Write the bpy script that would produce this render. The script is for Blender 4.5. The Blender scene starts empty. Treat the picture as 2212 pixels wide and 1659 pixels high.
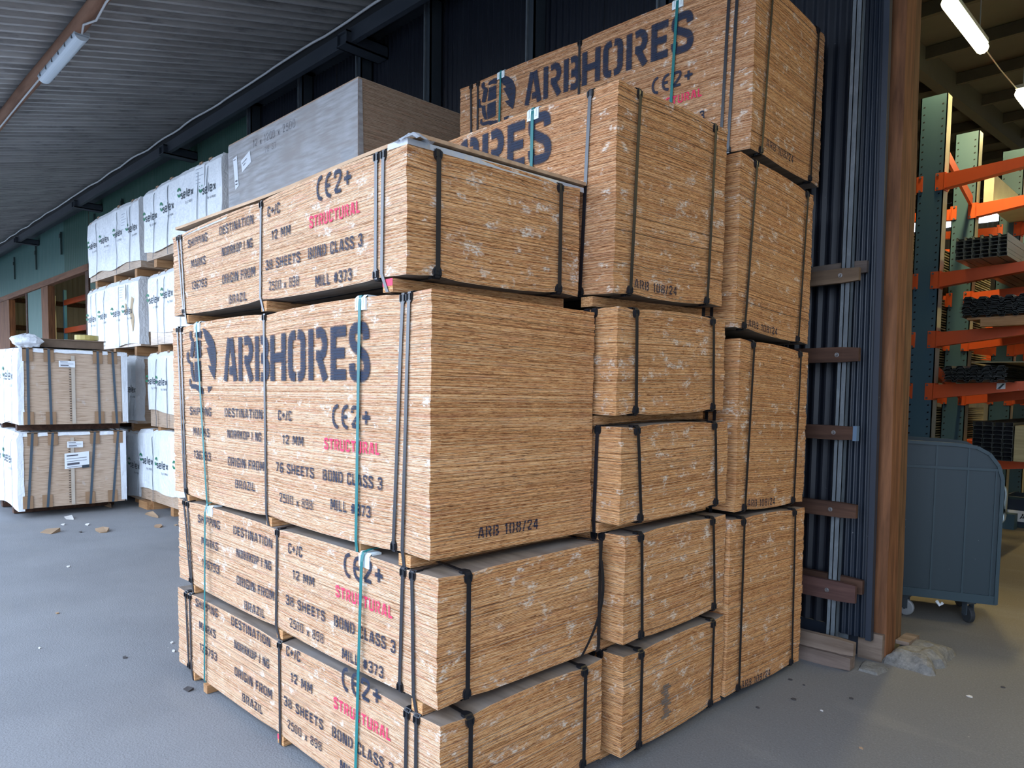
import bpy, math, random
from math import sin, cos, pi, exp
from mathutils import Vector, Matrix, noise

C = bpy.context.scene.collection
scene = bpy.context.scene
random.seed(7)

# ------------------------------------------------------------------ camera
camd = bpy.data.cameras.new('camera'); cam = bpy.data.objects.new('camera', camd); C.objects.link(cam)
YAW, PIT, ROL, FPX = 0.77834018, -0.06298942, 0.01617993, 1575.35896
fw = Vector((-sin(YAW)*cos(PIT), cos(YAW)*cos(PIT), sin(PIT)))
r0 = Vector((cos(YAW), sin(YAW), 0)); u0 = r0.cross(fw)
rr = r0*cos(ROL) + u0*sin(ROL); uu = u0*cos(ROL) - r0*sin(ROL)
M = Matrix((rr, uu, -fw)).transposed().to_4x4()
M.translation = Vector((1.84124895, -2.37654219, 1.69792319))
cam.matrix_world = M
camd.sensor_width = 36; camd.lens = 36*FPX/2212
camd.shift_x = -35.1/2212; camd.shift_y = 116.0/2212
camd.clip_end = 300
scene.camera = cam

# ------------------------------------------------------------------ world and light
w = bpy.data.worlds.new('overcast_sky'); scene.world = w; w.use_nodes = True
nt = w.node_tree; bg = nt.nodes['Background']
tc = nt.nodes.new('ShaderNodeTexCoord'); sx = nt.nodes.new('ShaderNodeSeparateXYZ')
rp = nt.nodes.new('ShaderNodeValToRGB')
nt.links.new(tc.outputs['Generated'], sx.inputs[0]); nt.links.new(sx.outputs['Z'], rp.inputs[0])
rp.color_ramp.elements[0].position = 0.0; rp.color_ramp.elements[0].color = (0.74, 0.87, 1.08, 1)
rp.color_ramp.elements[1].position = 0.9; rp.color_ramp.elements[1].color = (0.62, 0.79, 1.08, 1)
nt.links.new(rp.outputs[0], bg.inputs[0]); bg.inputs[1].default_value = 1.0

scene.view_settings.view_transform = 'Standard'
scene.view_settings.look = 'None'
scene.view_settings.gamma = 1.0
scene.view_settings.use_curve_mapping = False
scene.view_settings.exposure = 2.45

# ------------------------------------------------------------------ material helpers
class NB:
    def __init__(s, name, rough=0.7, metal=0.0, spec=0.3):
        s.m = bpy.data.materials.new(name); s.m.use_nodes = True
        s.t = s.m.node_tree; s.b = s.t.nodes['Principled BSDF']
        s.b.inputs['Roughness'].default_value = rough; s.b.inputs['Metallic'].default_value = metal
        s.b.inputs['Specular IOR Level'].default_value = spec
    def n(s, typ, **kw):
        x = s.t.nodes.new(typ)
        for k, v in kw.items(): setattr(x, k, v)
        return x
    def l(s, a, b): s.t.links.new(a, b)
    def put(s, sock, v):
        if hasattr(v, 'links') or hasattr(v, 'is_output'): s.l(v, sock)
        else: sock.default_value = v
    def math(s, op, a, b=None, c=None, clamp=False):
        x = s.n('ShaderNodeMath', operation=op); x.use_clamp = clamp
        s.put(x.inputs[0], a)
        if b is not None: s.put(x.inputs[1], b)
        if c is not None: s.put(x.inputs[2], c)
        return x.outputs[0]
    def sep(s, v):
        x = s.n('ShaderNodeSeparateXYZ'); s.l(v, x.inputs[0]); return x.outputs
    def comb(s, a, b, c=0.0):
        x = s.n('ShaderNodeCombineXYZ'); s.put(x.inputs[0], a); s.put(x.inputs[1], b); s.put(x.inputs[2], c); return x.outputs[0]
    def noise(s, vec, scale, detail=3, rough=0.55, dim='3D'):
        x = s.n('ShaderNodeTexNoise', noise_dimensions=dim); s.l(vec, x.inputs['Vector'])
        x.inputs['Scale'].default_value = scale; x.inputs['Detail'].default_value = detail; x.inputs['Roughness'].default_value = rough
        return x.outputs['Fac']
    def vmul(s, v, t):
        x = s.n('ShaderNodeVectorMath', operation='MULTIPLY'); s.l(v, x.inputs[0]); x.inputs[1].default_value = t; return x.outputs[0]
    def ramp(s, f, stops, interp='LINEAR'):
        x = s.n('ShaderNodeValToRGB'); s.l(f, x.inputs[0]); e = x.color_ramp; e.interpolation = interp
        while len(e.elements) < len(stops): e.elements.new(0.5)
        for el, (p, c) in zip(e.elements, stops):
            el.position = p; el.color = (*c, 1) if len(c) == 3 else c
        return x.outputs[0]
    def step(s, f, a, b):
        x = s.n('ShaderNodeMapRange'); x.interpolation_type = 'SMOOTHSTEP'; s.put(x.inputs[0], f)
        x.inputs[1].default_value = a; x.inputs[2].default_value = b; return x.outputs[0]
    def mix(s, f, a, b, mode='MIX'):
        x = s.n('ShaderNodeMix', data_type='RGBA', blend_type=mode); s.put(x.inputs[0], f)
        for i, v in ((6, a), (7, b)):
            if isinstance(v, tuple): x.inputs[i].default_value = (*v, 1) if len(v) == 3 else v
            else: s.l(v, x.inputs[i])
        return x.outputs[2]
    def col(s, c):
        if isinstance(c, tuple): s.b.inputs['Base Color'].default_value = (*c, 1)
        else: s.l(c, s.b.inputs['Base Color'])
    def bump(s, h, strength=0.3, dist=0.002):
        x = s.n('ShaderNodeBump'); x.inputs['Strength'].default_value = strength; x.inputs['Distance'].default_value = dist
        s.l(h, x.inputs['Height']); s.l(x.outputs[0], s.b.inputs['Normal'])
    def uv(s, name='UVMap'):
        x = s.n('ShaderNodeUVMap'); x.uv_map = name; return x.outputs[0]
    def obj(s): return s.n('ShaderNodeTexCoord').outputs['Object']
    def wpos(s): return s.n('ShaderNodeNewGeometry').outputs['Position']

MATS = {}
def cached(f):
    def g(*a):
        k = (f.__name__,)+a
        if k not in MATS: MATS[k] = f(*a)
        return MATS[k]
    return g

@cached
def ply(kind, scuff):
    b = NB('plywood_edge_%s' % kind, 0.8, 0, 0.2)
    uv = b.uv(); x, y, z = b.sep(uv)
    t = b.math('DIVIDE', y, 0.012); fr = b.math('FRACT', t); lay = b.math('FLOOR', t)
    # ply index inside the sheet, five plies
    pl = b.math('FLOOR', b.math('MULTIPLY', fr, 5.0))
    odd = b.math('MODULO', pl, 2.0)
    fine = b.noise(b.comb(b.math('MULTIPLY', x, 34.0), b.math('MULTIPLY', y, 460.0), lay), 1.0, 4, 0.7)
    med = b.noise(b.comb(b.math('MULTIPLY', x, 11.0), b.math('MULTIPLY', y, 210.0)), 1.0, 3)
    broad = b.noise(b.comb(b.math('MULTIPLY', x, 1.6), b.math('MULTIPLY', y, 14.0)), 1.0, 2)
    lw = b.n('ShaderNodeTexWhiteNoise', noise_dimensions='2D'); b.l(b.comb(lay, pl), lw.inputs['Vector'])
    v = b.math('ADD', b.math('MULTIPLY', fine, 0.55), b.math('MULTIPLY', med, 0.35))
    v = b.math('ADD', v, b.math('MULTIPLY', lw.outputs['Value'], 0.13))
    v = b.math('MULTIPLY_ADD', v, 1.45, -0.27)
    if kind == 'long':
        v = b.math('SUBTRACT', v, b.math('MULTIPLY', odd, 0.17))
        v = b.math('ADD', v, b.math('MULTIPLY', broad, 0.10))
        c = b.ramp(v, [(0.22, (0.17, 0.06, 0.022)), (0.36, (0.46, 0.22, 0.10)), (0.50, (0.64, 0.42, 0.26)), (0.70, (0.78, 0.60, 0.43))])
    elif kind == 'mid':  # darker copy of the long edge, shade painted into the colour
        v = b.math('SUBTRACT', v, b.math('MULTIPLY', odd, 0.15))
        c = b.ramp(v, [(0.24, (0.12, 0.04, 0.015)), (0.38, (0.44, 0.19, 0.075)), (0.52, (0.66, 0.38, 0.20)), (0.74, (0.78, 0.55, 0.35))])
    elif kind == 'short':
        v = b.math('SUBTRACT', v, b.math('MULTIPLY', odd, 0.15))
        v = b.math('ADD', v, b.math('MULTIPLY', broad, 0.14))
        c = b.ramp(v, [(0.28, (0.09, 0.028, 0.009)), (0.40, (0.42, 0.17, 0.06)), (0.55, (0.72, 0.385, 0.16)), (0.78, (0.86, 0.60, 0.36))])
    else:
        c = b.ramp(v, [(0.30, (0.20, 0.13, 0.08)), (0.44, (0.40, 0.28, 0.19)), (0.6, (0.52, 0.39, 0.28))])
    gap = b.math('SUBTRACT', 1.0, b.step(fr, 0.06, 0.2))
    gn = b.noise(b.comb(b.math('MULTIPLY', x, 2.5), b.math('MULTIPLY', lay, 3.7)), 1.0, 2)
    gap = b.math('MULTIPLY', gap, b.step(gn, 0.40, 0.72))
    c = b.mix(b.math('MULTIPLY', gap, 0.62), c, (0.07, 0.032, 0.014))
    hue = b.noise(b.comb(b.math('MULTIPLY', x, 5.0), b.math('MULTIPLY', y, 60.0), 9.0), 1.0, 2)
    c = b.mix(b.math('MULTIPLY', b.step(hue, 0.5, 0.72), 0.30), c, (0.62, 0.30, 0.22) if kind == 'long' else (0.50, 0.22, 0.12))
    dsh = b.noise(b.comb(b.math('MULTIPLY', x, 30.0), b.math('MULTIPLY', y, 330.0), 5.5), 1.0, 2, 0.5)
    if kind != 'grey': c = b.mix(b.math('MULTIPLY', b.step(dsh, 0.60, 0.68), 0.5 if kind == 'long' else 0.75), c, (0.13, 0.045, 0.016))
    if scuff > 0:
        s1 = b.noise(b.comb(b.math('MULTIPLY', x, 13.0), b.math('MULTIPLY', y, 20.0), 3.3), 1.0, 3, 0.6)
        s2 = b.noise(b.comb(b.math('MULTIPLY', x, 60.0), b.math('MULTIPLY', y, 140.0), 1.3), 1.0, 3, 0.7)
        sm = b.math('MULTIPLY', b.step(s1, 0.60-0.05*scuff, 0.68), b.step(s2, 0.40, 0.6))
        c = b.mix(b.math('MULTIPLY', sm, 0.85), c, (0.78, 0.70, 0.60))
    b.col(c)
    h = b.math('SUBTRACT', v, b.math('MULTIPLY', gap, 1.0))
    b.bump(h, 0.5, 0.003)
    return b.m

@cached
def ply_top():
    b = NB('plywood_face_dusty', 0.75)
    p = b.obj(); n = b.noise(b.vmul(p, (1.5, 12, 1)), 2.0, 5); n2 = b.noise(p, 3.0, 3)
    c = b.ramp(n, [(0.3, (0.15, 0.11, 0.085)), (0.7, (0.30, 0.235, 0.18))])
    c = b.mix(b.step(n2, 0.4, 0.7), c, (0.24, 0.21, 0.19))
    b.col(c); return b.m

@cached
def wood(tag, dark, light, sx, sy, sz, rough):
    b = NB('timber_'+tag, rough)
    p = b.obj(); n = b.noise(b.vmul(p, (sx, sy, sz)), 1.0, 5, 0.6); n2 = b.noise(b.vmul(p, (sx*.15, sy*.15, sz*.15)), 1.0, 2)
    c = b.ramp(n, [(0.3, dark), (0.7, light)])
    c = b.mix(b.math('MULTIPLY', b.step(n2, 0.45, 0.7), 0.45), c, dark)
    b.col(c); b.bump(n, 0.4, 0.004); return b.m

@cached
def plain(tag, c, rough, metal, var):
    b = NB(tag, rough, metal, 0.4)
    if var > 0:
        p = b.obj(); n = b.noise(p, 5.0, 5, 0.6)
        d = tuple(x*(1-var) for x in c); l = tuple(min(1, x*(1+var)) for x in c)
        b.col(b.ramp(n, [(0.3, d), (0.7, l)]))
    else: b.col(c)
    return b.m

def metal_paint(tag, c, dirt, rough=0.5, sc=(3, 3, .4), mottled=0.5):
    b = NB(tag, rough, 0.0, 0.5)
    p = b.wpos(); n = b.noise(b.vmul(p, sc), 1.5, 6, 0.65); n2 = b.noise(p, 35.0, 3, 0.7)
    cc = b.mix(b.math('MULTIPLY', b.step(n, 0.45, 0.75), mottled), c, dirt)
    cc = b.mix(b.step(n2, 0.72, 0.80), cc, (0.35, 0.36, 0.38))
    b.col(cc); return b.m

@cached
def asphalt():
    b = NB('asphalt', 0.85, 0, 0.3)
    p = b.wpos()
    n = b.noise(p, 0.55, 5, 0.6); f = b.noise(p, 90.0, 4, 0.75); st = b.noise(b.vmul(p, (0.5, 1.6, 1)), 1.1, 4, 0.6)
    vor = b.n('ShaderNodeTexVoronoi'); b.l(p, vor.inputs['Vector']); vor.inputs['Scale'].default_value = 110
    c = b.ramp(n, [(0.3, (0.17, 0.172, 0.178)), (0.7, (0.25, 0.252, 0.256))])
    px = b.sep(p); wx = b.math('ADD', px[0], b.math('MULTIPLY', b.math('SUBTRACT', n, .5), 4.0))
    c = b.mix(b.math('MULTIPLY', b.step(wx, -1.6, 1.2), 0.55), c, (0.095, 0.097, 0.102))  # dimmer light toward the doorway painted in as darker asphalt
    c = b.mix(b.math('MULTIPLY', b.step(px[1], 2.9, 4.5), 0.6), c, (0.21, 0.165, 0.095))  # warm lamp light indoors painted into the floor as a yellow-brown tint
    c = b.mix(b.math('MULTIPLY', b.step(st, 0.52, 0.68), 0.40), c, (0.24, 0.235, 0.225))
    c = b.mix(b.math('MULTIPLY', b.step(f, 0.50, 0.72), 0.40), c, (0.30, 0.30, 0.31))
    c = b.mix(b.math('MULTIPLY', b.step(f, 0.46, 0.34), 0.35), c, (0.075, 0.075, 0.08))
    sp = b.noise(p, 22.0, 2, 0.5); c = b.mix(b.math('MULTIPLY', b.step(sp, 0.765, 0.80), 0.5), c, (0.55, 0.52, 0.46))
    b.col(c)
    b.bump(b.math('ADD', f, b.math('MULTIPLY', vor.outputs['Distance'], 0.6)), 0.5, 0.004)
    return b.m

def paint_mat(tag, c):
    b = NB(tag, 0.7)
    uv = b.uv(); x, y, z = b.sep(uv); sf = b.sep(b.uv('soft'))[0]
    n = b.noise(b.comb(b.math('MULTIPLY', x, 120.0), b.math('MULTIPLY', y, 330.0)), 1.0, 3, 0.7)
    n2 = b.noise(b.comb(b.math('MULTIPLY', x, 14.0), b.math('MULTIPLY', y, 40.0)), 1.0, 2)
    fr = b.math('FRACT', b.math('DIVIDE', y, 0.012))
    edge = b.math('SUBTRACT', 1.0, b.step(b.math('ADD', b.math('ABSOLUTE', sf), b.math('MULTIPLY', b.math('SUBTRACT', n, 0.5), 0.7)), 0.62, 1.0))
    line = b.math('SUBTRACT', 1.0, b.math('MULTIPLY', b.math('SUBTRACT', 1.0, b.step(fr, 0.04, 0.22)), 0.55))
    a = b.math('MULTIPLY', edge, line)
    a = b.math('MULTIPLY', a, b.math('MULTIPLY_ADD', b.step(n2, 0.25, 0.55), 0.18, 0.80))
    cc = b.mix(b.step(n, 0.35, 0.7), tuple(v*0.75 for v in c), tuple(min(1, v*1.35) for v in c))
    b.col(cc); b.l(a, b.b.inputs['Alpha'])
    return b.m
INK = paint_mat('stencil_ink_navy', (0.017, 0.025, 0.050))
INKD = paint_mat('stencil_ink_dark', (0.012, 0.016, 0.040))
REDINK = paint_mat('stencil_ink_red', (0.80, 0.035, 0.11))
PENCIL = plain('pen_grey', (0.10, 0.10, 0.12), 0.8, 0, 0)
PRINT = plain('print_charcoal', (0.035, 0.05, 0.065), 0.6, 0, 0)
PALEPRINT = plain('print_pale', (0.30, 0.34, 0.40), 0.6, 0, 0)
PRINTG = plain('print_green', (0.02, 0.20, 0.10), 0.6, 0, 0)

BLACKSTRAP = plain('black_plastic_strap', (0.010, 0.010, 0.013), 0.5, 0, 0)
SHEEN = plain('black_glossy_strap', (0.014, 0.015, 0.02), 0.3, 0, 0)
SHEEN.node_tree.nodes['Principled BSDF'].inputs['Specular IOR Level'].default_value = 0.9
GREENSTRAP = plain('green_plastic_strap', (0.012, 0.15, 0.15), 0.4, 0, 0.15)
CLIP = plain('black_clip', (0.010, 0.011, 0.014), 0.3, 0, 0)
WHITECARD = plain('white_card', (0.72, 0.78, 0.78), 0.6, 0, 0.05)
LABEL = plain('label_paper', (0.80, 0.84, 0.88), 0.5, 0, 0.03)
CARDBOARD = plain('brown_cardboard', (0.30, 0.185, 0.105), 0.8, 0, 0.15)
GREYSTRAP = plain('grey_blue_strap', (0.055, 0.085, 0.115), 0.45, 0, 0.1)
PINE = wood('pine', (0.30, 0.14, 0.055), (0.50, 0.29, 0.14), 40, 3, 40, 0.7)
PINEX = wood('pinex', (0.30, 0.14, 0.055), (0.50, 0.29, 0.14), 3, 40, 40, 0.7)

# ------------------------------------------------------------------ mesh helpers
class MB:
    def __init__(s): s.v = []; s.f = []; s.mi = []; s.uv = []; s.soft = []
    def quad(s, pts, mi=0, uv=None):
        n = len(s.v); s.v += [tuple(p) for p in pts]; s.f.append(tuple(range(n, n+len(pts)))); s.mi.append(mi)
        s.uv.append(uv if uv else [(0, 0)]*len(pts))
    def box(s, x0, y0, z0, x1, y1, z1, mi=0, xf=None):
        P = [(x0,y0,z0),(x1,y0,z0),(x1,y1,z0),(x0,y1,z0),(x0,y0,z1),(x1,y0,z1),(x1,y1,z1),(x0,y1,z1)]
        if xf: P = [tuple(xf @ Vector(p)) for p in P]
        n = len(s.v); s.v += P
        for f in ((0,3,2,1),(4,5,6,7),(0,1,5,4),(1,2,6,5),(2,3,7,6),(3,0,4,7)):
            s.f.append(tuple(n+i for i in f)); s.mi.append(mi)
            s.uv.append([(P[i][0]+P[i][1], P[i][2]) for i in f])
    def bar(s, a, b, wx, wz, mi=0, up=Vector((0,0,1))):
        a = Vector(a); b = Vector(b); d = (b-a).normalized()
        x = d.cross(up)
        if x.length < 1e-4: x = d.cross(Vector((1,0,0)))
        x.normalize(); z = x.cross(d)
        P = [a-x*wx-z*wz, a+x*wx-z*wz, a+x*wx+z*wz, a-x*wx+z*wz, b-x*wx-z*wz, b+x*wx-z*wz, b+x*wx+z*wz, b-x*wx+z*wz]
        n = len(s.v); s.v += [tuple(p) for p in P]
        for f in ((0,1,2,3),(7,6,5,4),(0,4,5,1),(1,5,6,2),(2,6,7,3),(3,7,4,0)):
            s.f.append(tuple(n+i for i in f)); s.mi.append(mi); s.uv.append([(0,0)]*4)
    def tube(s, pts, r, n=8, mi=0):
        pts = [Vector(p) for p in pts]; base = len(s.v)
        for i, p in enumerate(pts):
            d = (pts[min(i+1, len(pts)-1)] - pts[max(i-1, 0)]).normalized()
            x = d.cross(Vector((0,0,1)))
            if x.length < 1e-3: x = d.cross(Vector((1,0,0)))
            x.normalize(); z = x.cross(d)
            rad = r[i] if isinstance(r, (list, tuple)) else r
            for k in range(n):
                a = 2*pi*k/n; s.v.append(tuple(p + x*cos(a)*rad + z*sin(a)*rad))
        for i in range(len(pts)-1):
            for k in range(n):
                q = (base+i*n+k, base+i*n+(k+1) % n, base+(i+1)*n+(k+1) % n, base+(i+1)*n+k)
                s.f.append(q); s.mi.append(mi); s.uv.append([(0,0)]*4)
        for e in (0, len(pts)-1):
            s.f.append(tuple(base+e*n+k for k in range(n))); s.mi.append(mi); s.uv.append([(0,0)]*n)
    def build(s, name, mats, parent=None, label=None, kind=None, smooth=False, data_only=False):
        me = bpy.data.meshes.new(name); me.from_pydata(s.v, [], s.f)
        if not isinstance(mats, (list, tuple)): mats = [mats]
        for m in mats: me.materials.append(m)
        me.polygons.foreach_set('material_index', s.mi)
        ul = me.uv_layers.new(name='UVMap')
        flat = [c for uv in s.uv for p in uv for c in p]
        ul.data.foreach_set('uv', flat)
        if s.soft:
            sl = me.uv_layers.new(name='soft'); sl.data.foreach_set('uv', [c for uv in s.soft for p in uv for c in p])
        if smooth: me.polygons.foreach_set('use_smooth', [True]*len(me.polygons))
        me.update()
        if data_only: return me
        return link(name, me, parent, label, kind)
def link(name, me, parent=None, label=None, kind=None):
    o = bpy.data.objects.new(name, me); C.objects.link(o)
    if parent: o.parent = parent
    if label: o['label'] = label
    if kind: o['kind'] = kind
    return o
def thing(name, label, cat, group=None, loc=(0,0,0)):
    o = bpy.data.objects.new(name, None); C.objects.link(o); o.empty_display_size = 0.1
    o.location = loc; o['label'] = label; o['category'] = cat
    if group: o['group'] = group
    return o
def tag(o, label, cat, group=None):
    o['label'] = label; o['category'] = cat
    if group: o['group'] = group
    return o
def struct(o, label=None):
    o['kind'] = 'structure'
    if label: o['label'] = label
    return o

# ================================================================== SETTING
# floor
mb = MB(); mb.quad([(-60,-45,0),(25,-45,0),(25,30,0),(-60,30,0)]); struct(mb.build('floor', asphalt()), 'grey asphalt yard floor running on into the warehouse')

# corrugated wall
NAVY = metal_paint('navy_sheet', (0.008, 0.011, 0.019), (0.018, 0.022, 0.03), 0.45)
NAVY2 = metal_paint('navy_sheet_worn', (0.006, 0.012, 0.024), (0.018, 0.024, 0.036), 0.45, mottled=0.7)
GREEN = metal_paint('green_sheet', (0.040, 0.10, 0.075), (0.065, 0.13, 0.105), 0.55)
GREEN2 = metal_paint('green_sheet_pale', (0.075, 0.165, 0.145), (0.10, 0.19, 0.175), 0.55)
def corr(x0, x1, z0, z1, y, pitch, amp, seg=6, axis='x', flip=False):
    m = MB(); n = max(1, int(round((x1-x0)/pitch*seg)))
    def off(x):
        t = (x/pitch) % 1.0
        return amp*cos(2*pi*t)
    cols = [x0+(x1-x0)*i/n for i in range(n+1)]
    for a, b in zip(cols, cols[1:]):
        if axis == 'x': m.quad([(a, y+off(a), z0), (b, y+off(b), z0), (b, y+off(b), z1), (a, y+off(a), z1)])
        else: m.quad([(y+off(a), a, z0), (y+off(b), b, z0), (y+off(b), b, z1), (y+off(a), a, z1)])
    return m
wall = struct(thing('wall_back', 'dark corrugated metal wall of the warehouse', 'wall')); del wall['category']
x = -0.045; edges = [(-0.045, 0.235)]
while x > -17.0: edges.append((max(x-1.06, -17.1), x)); x -= 1.06
for i, (a, b) in enumerate(edges):
    mat = (NAVY2 if i == 0 else NAVY) if b > -7.6 else GREEN
    z0 = 0.14 if i == 0 else 0.17 if i == 1 else 0.05
    yy = 2.52 - (0.004 if i % 2 else 0) - (0.055 if i == 0 else 0)
    m = corr(a, b, z0, 5.9, yy, 0.076 if i else 0.055, 0.009 if i else 0.0055)
    if i == 0: m.v = [(x_-(0.062+.0155*z_)*max(0, min(1, (x_+.045)/.25)), y_, z_) for x_, y_, z_ in m.v]
    m.build('wall_sheet', mat, wall, smooth=True)
x = -17.1
while x > -44:
    corr(x-1.06, x, 4.42, 5.9, 2.52, 0.15, 0.010).build('wall_sheet', GREEN2 if x < -19 else GREEN, wall, smooth=True); x -= 1.06
m = corr(-23.2, -21.5, 0.05, 4.42, 2.53, 0.15, 0.010); m.build('wall_sheet', GREEN2, wall, smooth=True)
for i, (a, b) in enumerate(((-36.0, -27.6), (-44.0, -36.0))): corr(a, b, 0.05, 4.42, 2.53, 0.15, 0.010).build('wall_sheet', GREEN2, wall, smooth=True)
# edge flashing of the worn sheet beside the post
m = MB(); m.box(0.172, 2.43, 0.14, 0.207, 2.475, 5.9); m.v = [(x_-.0155*z_, y_, z_) for x_, y_, z_ in m.v]; m.box(0.10, 2.54, 0.0, -0.6, 2.6, 0.16)
m.build('flashing', metal_paint('navy_flashing', (0.016, 0.024, 0.04), (0.03, 0.035, 0.045), 0.5), wall)

# timber door framing on the wall
RED = wood('redbrown', (0.085, 0.034, 0.014), (0.27, 0.115, 0.05), 22, 22, 2.0, 0.75)
REDX = wood('redbrownx', (0.12, 0.05, 0.024), (0.24, 0.11, 0.055), 1.2, 14, 14, 0.75)
GREYW = wood('weathered', (0.12, 0.085, 0.062), (0.25, 0.19, 0.15), 2, 20, 25, 0.85)
DARKW = wood('darkboard', (0.040, 0.018, 0.011), (0.105, 0.052, 0.032), 2, 25, 25, 0.75)
m = MB(); m.box(-44, 2.47, 4.28, -17.0, 2.60, 4.43); struct(m.build('trim_1', REDX), 'brown timber header over the far openings')
for i, (a, b) in enumerate(((-17.35, -17.1), (-21.5, -20.8), (-23.35, -23.2), (-27.6, -25.6))):
    m = MB(); m.box(a, 2.50, 0.0, b, 2.66, 4.28); struct(m.build('trim_%d' % (i+2), RED if i in (1, 3) else DARKW), 'brown timber jamb of a far opening')
# posts at the near door opening: two timbers side by side
door = thing('door_post', 'brown weathered timber post at the edge of the warehouse doorway', 'post')
def rough_post(x0, y0, x1, y1, z0, z1, seed, amp=0.006):
    m = MB(); zs = [z0+(z1-z0)*i/26 for i in range(27)]; ring = []
    for z in zs:
        P = []
        for (x, y) in ((x0,y0),(x1,y0),(x1,y1),(x0,y1)):
            k = noise.noise(Vector((x*9+seed, y*9, z*2.2)))
            P.append((x+amp*k*(1.8 if z < 0.7 else 1), y+amp*noise.noise(Vector((x*7, y*5+seed, z*2.7))), z))
        ring.append(P)
    for A, B in zip(ring, ring[1:]):
        for i in range(4): j = (i+1) % 4; m.quad([A[i], A[j], B[j], B[i]])
    m.quad(ring[-1]); m.quad(ring[0][::-1]); return m
PM = rough_post(0.125, 2.53, 0.262, 2.70, 0.0, 5.66, 1); PM.v = [(x_-.0125*z_, y_, z_) for x_, y_, z_ in PM.v]; PM.build('post_timber', RED, door)
PM = rough_post(0.130, 2.705, 0.256, 2.86, 0.07, 5.66, 5); PM.v = [(x_-.0155*z_, y_, z_) for x_, y_, z_ in PM.v]; PM.build('post_timber', wood('redbrown2', (0.07, 0.034, 0.015), (0.20, 0.105, 0.048), 22, 22, 2.2, 0.8), door)
m = MB(); m.box(0.105, 2.49, 0.0, 0.256, 2.53, 0.175); m.build('base_board', GREYW, door)
m = MB(); m.box(0.262, 2.72, 0.075, 0.345, 2.93, 0.10); m.build('base_board', GREYW, door)
# concrete footing
def lump(x0, x1, y0, y1, h, seed, nx=12, ny=12, rough=0.02):
    m = MB(); top = {}
    for i in range(nx+1):
        for j in range(ny+1):
            u, v = i/nx, j/ny
            e = min(u, 1-u, v, 1-v)
            xx = x0+(x1-x0)*u; yy = y0+(y1-y0)*v
            k = noise.noise(Vector((xx*9+seed, yy*9, 0)))
            z = 0.0 if e < 1e-6 else h*min(1, e*4.5)**0.6 + rough*noise.noise(Vector((xx*16, yy*16, seed)))
            top[i, j] = (xx+0.03*k, yy+0.03*noise.noise(Vector((yy*9, xx*9, seed))), max(z, -0.005) if e > 1e-6 else -0.01)
    for i in range(nx):
        for j in range(ny): m.quad([top[i,j], top[i+1,j], top[i+1,j+1], top[i,j+1]])
    return m
CONC = NB('old_concrete', 0.9); p = CONC.wpos(); nn = CONC.noise(p, 28, 6, 0.75)
CONC.col(CONC.ramp(nn, [(0.3, (0.10, 0.10, 0.10)), (0.7, (0.27, 0.265, 0.25))])); CONC.bump(nn, 0.8, 0.01)
tag(lump(0.255, 0.56, 2.47, 3.02, 0.085, 4).build('concrete_footing', CONC.m, smooth=True), 'broken grey concrete footing at the foot of the timber door post', 'footing')
tag(lump(0.17, 0.34, 2.24, 2.42, 0.02, 9, 8, 8, 0.006).build('concrete_fragment', CONC.m, smooth=True), 'flat concrete fragment lying by the end of the low kick boards', 'rubble')

# wall studs
STEEL = metal_paint('galvanised', (0.11, 0.13, 0.145), (0.19, 0.215, 0.23), 0.55, sc=(12, 12, 6), mottled=0.8)
STEELD = metal_paint('dark_stud', (0.040, 0.052, 0.064), (0.065, 0.08, 0.09), 0.45)
def stud(x, y0, y1, z0, z1, mat, label, cat='stud'):
    m = MB(); w_ = 0.062; t = 0.004
    m.box(x-w_, y0, z0, x-w_+t, y1, z1); m.box(x-w_, y0, z0, x, y0+t, z1); m.box(x-t, y0, z0, x, y0+0.05, z1)
    m.box(x-w_, y1-t, z0, x+0.03, y1, z1)
    m.box(x-0.028, y0-0.002, z0, x-0.022, y0, z1)
    m.box(x-w_*0.6, y0, z0, x-w_*0.5, y1, z1)
    o = m.build('wall_stud', mat); tag(o, label, cat, 'steel studs on the wall'); return o
stud(0.012, 2.345, 2.495, 0.10, 6.1, STEEL, 'galvanised steel stud carrying the guard boards beside the timber door post')
for X, lab in ((-1.48, 'dark steel stud behind the tallest plywood pile'), (-2.88, 'dark steel stud above the top plywood pack with the painted emblem'),
          (-4.37, 'dark steel stud rising between the film-wrapped pack and the tall plywood pile'), (-5.66, 'dark steel stud beside a bracket directly above the film-wrapped pack'),
          (-7.02, 'dark steel stud above the middle of the film-wrapped pack'), (-8.50, 'dark steel stud above the outer corner of the film-wrapped pack')):
    m = MB(); m.box(X-0.045, 2.34, 1.0, X-0.03, 2.36, 5.87, 1); m.box(X-0.045, 2.36, 1.0, X-0.035, 2.50, 5.87); m.box(X-0.045, 2.36, 1.0, X+0.045, 2.375, 5.87)
    m.box(X+0.03, 2.36, 1.0, X+0.045, 2.50, 5.87); m.box(X-0.08, 2.34, 5.70, X+0.16, 2.50, 5.80)
    tag(m.build('wall_stud', [STEELD, STEEL]), lab, 'stud', 'steel studs on the wall')

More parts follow.
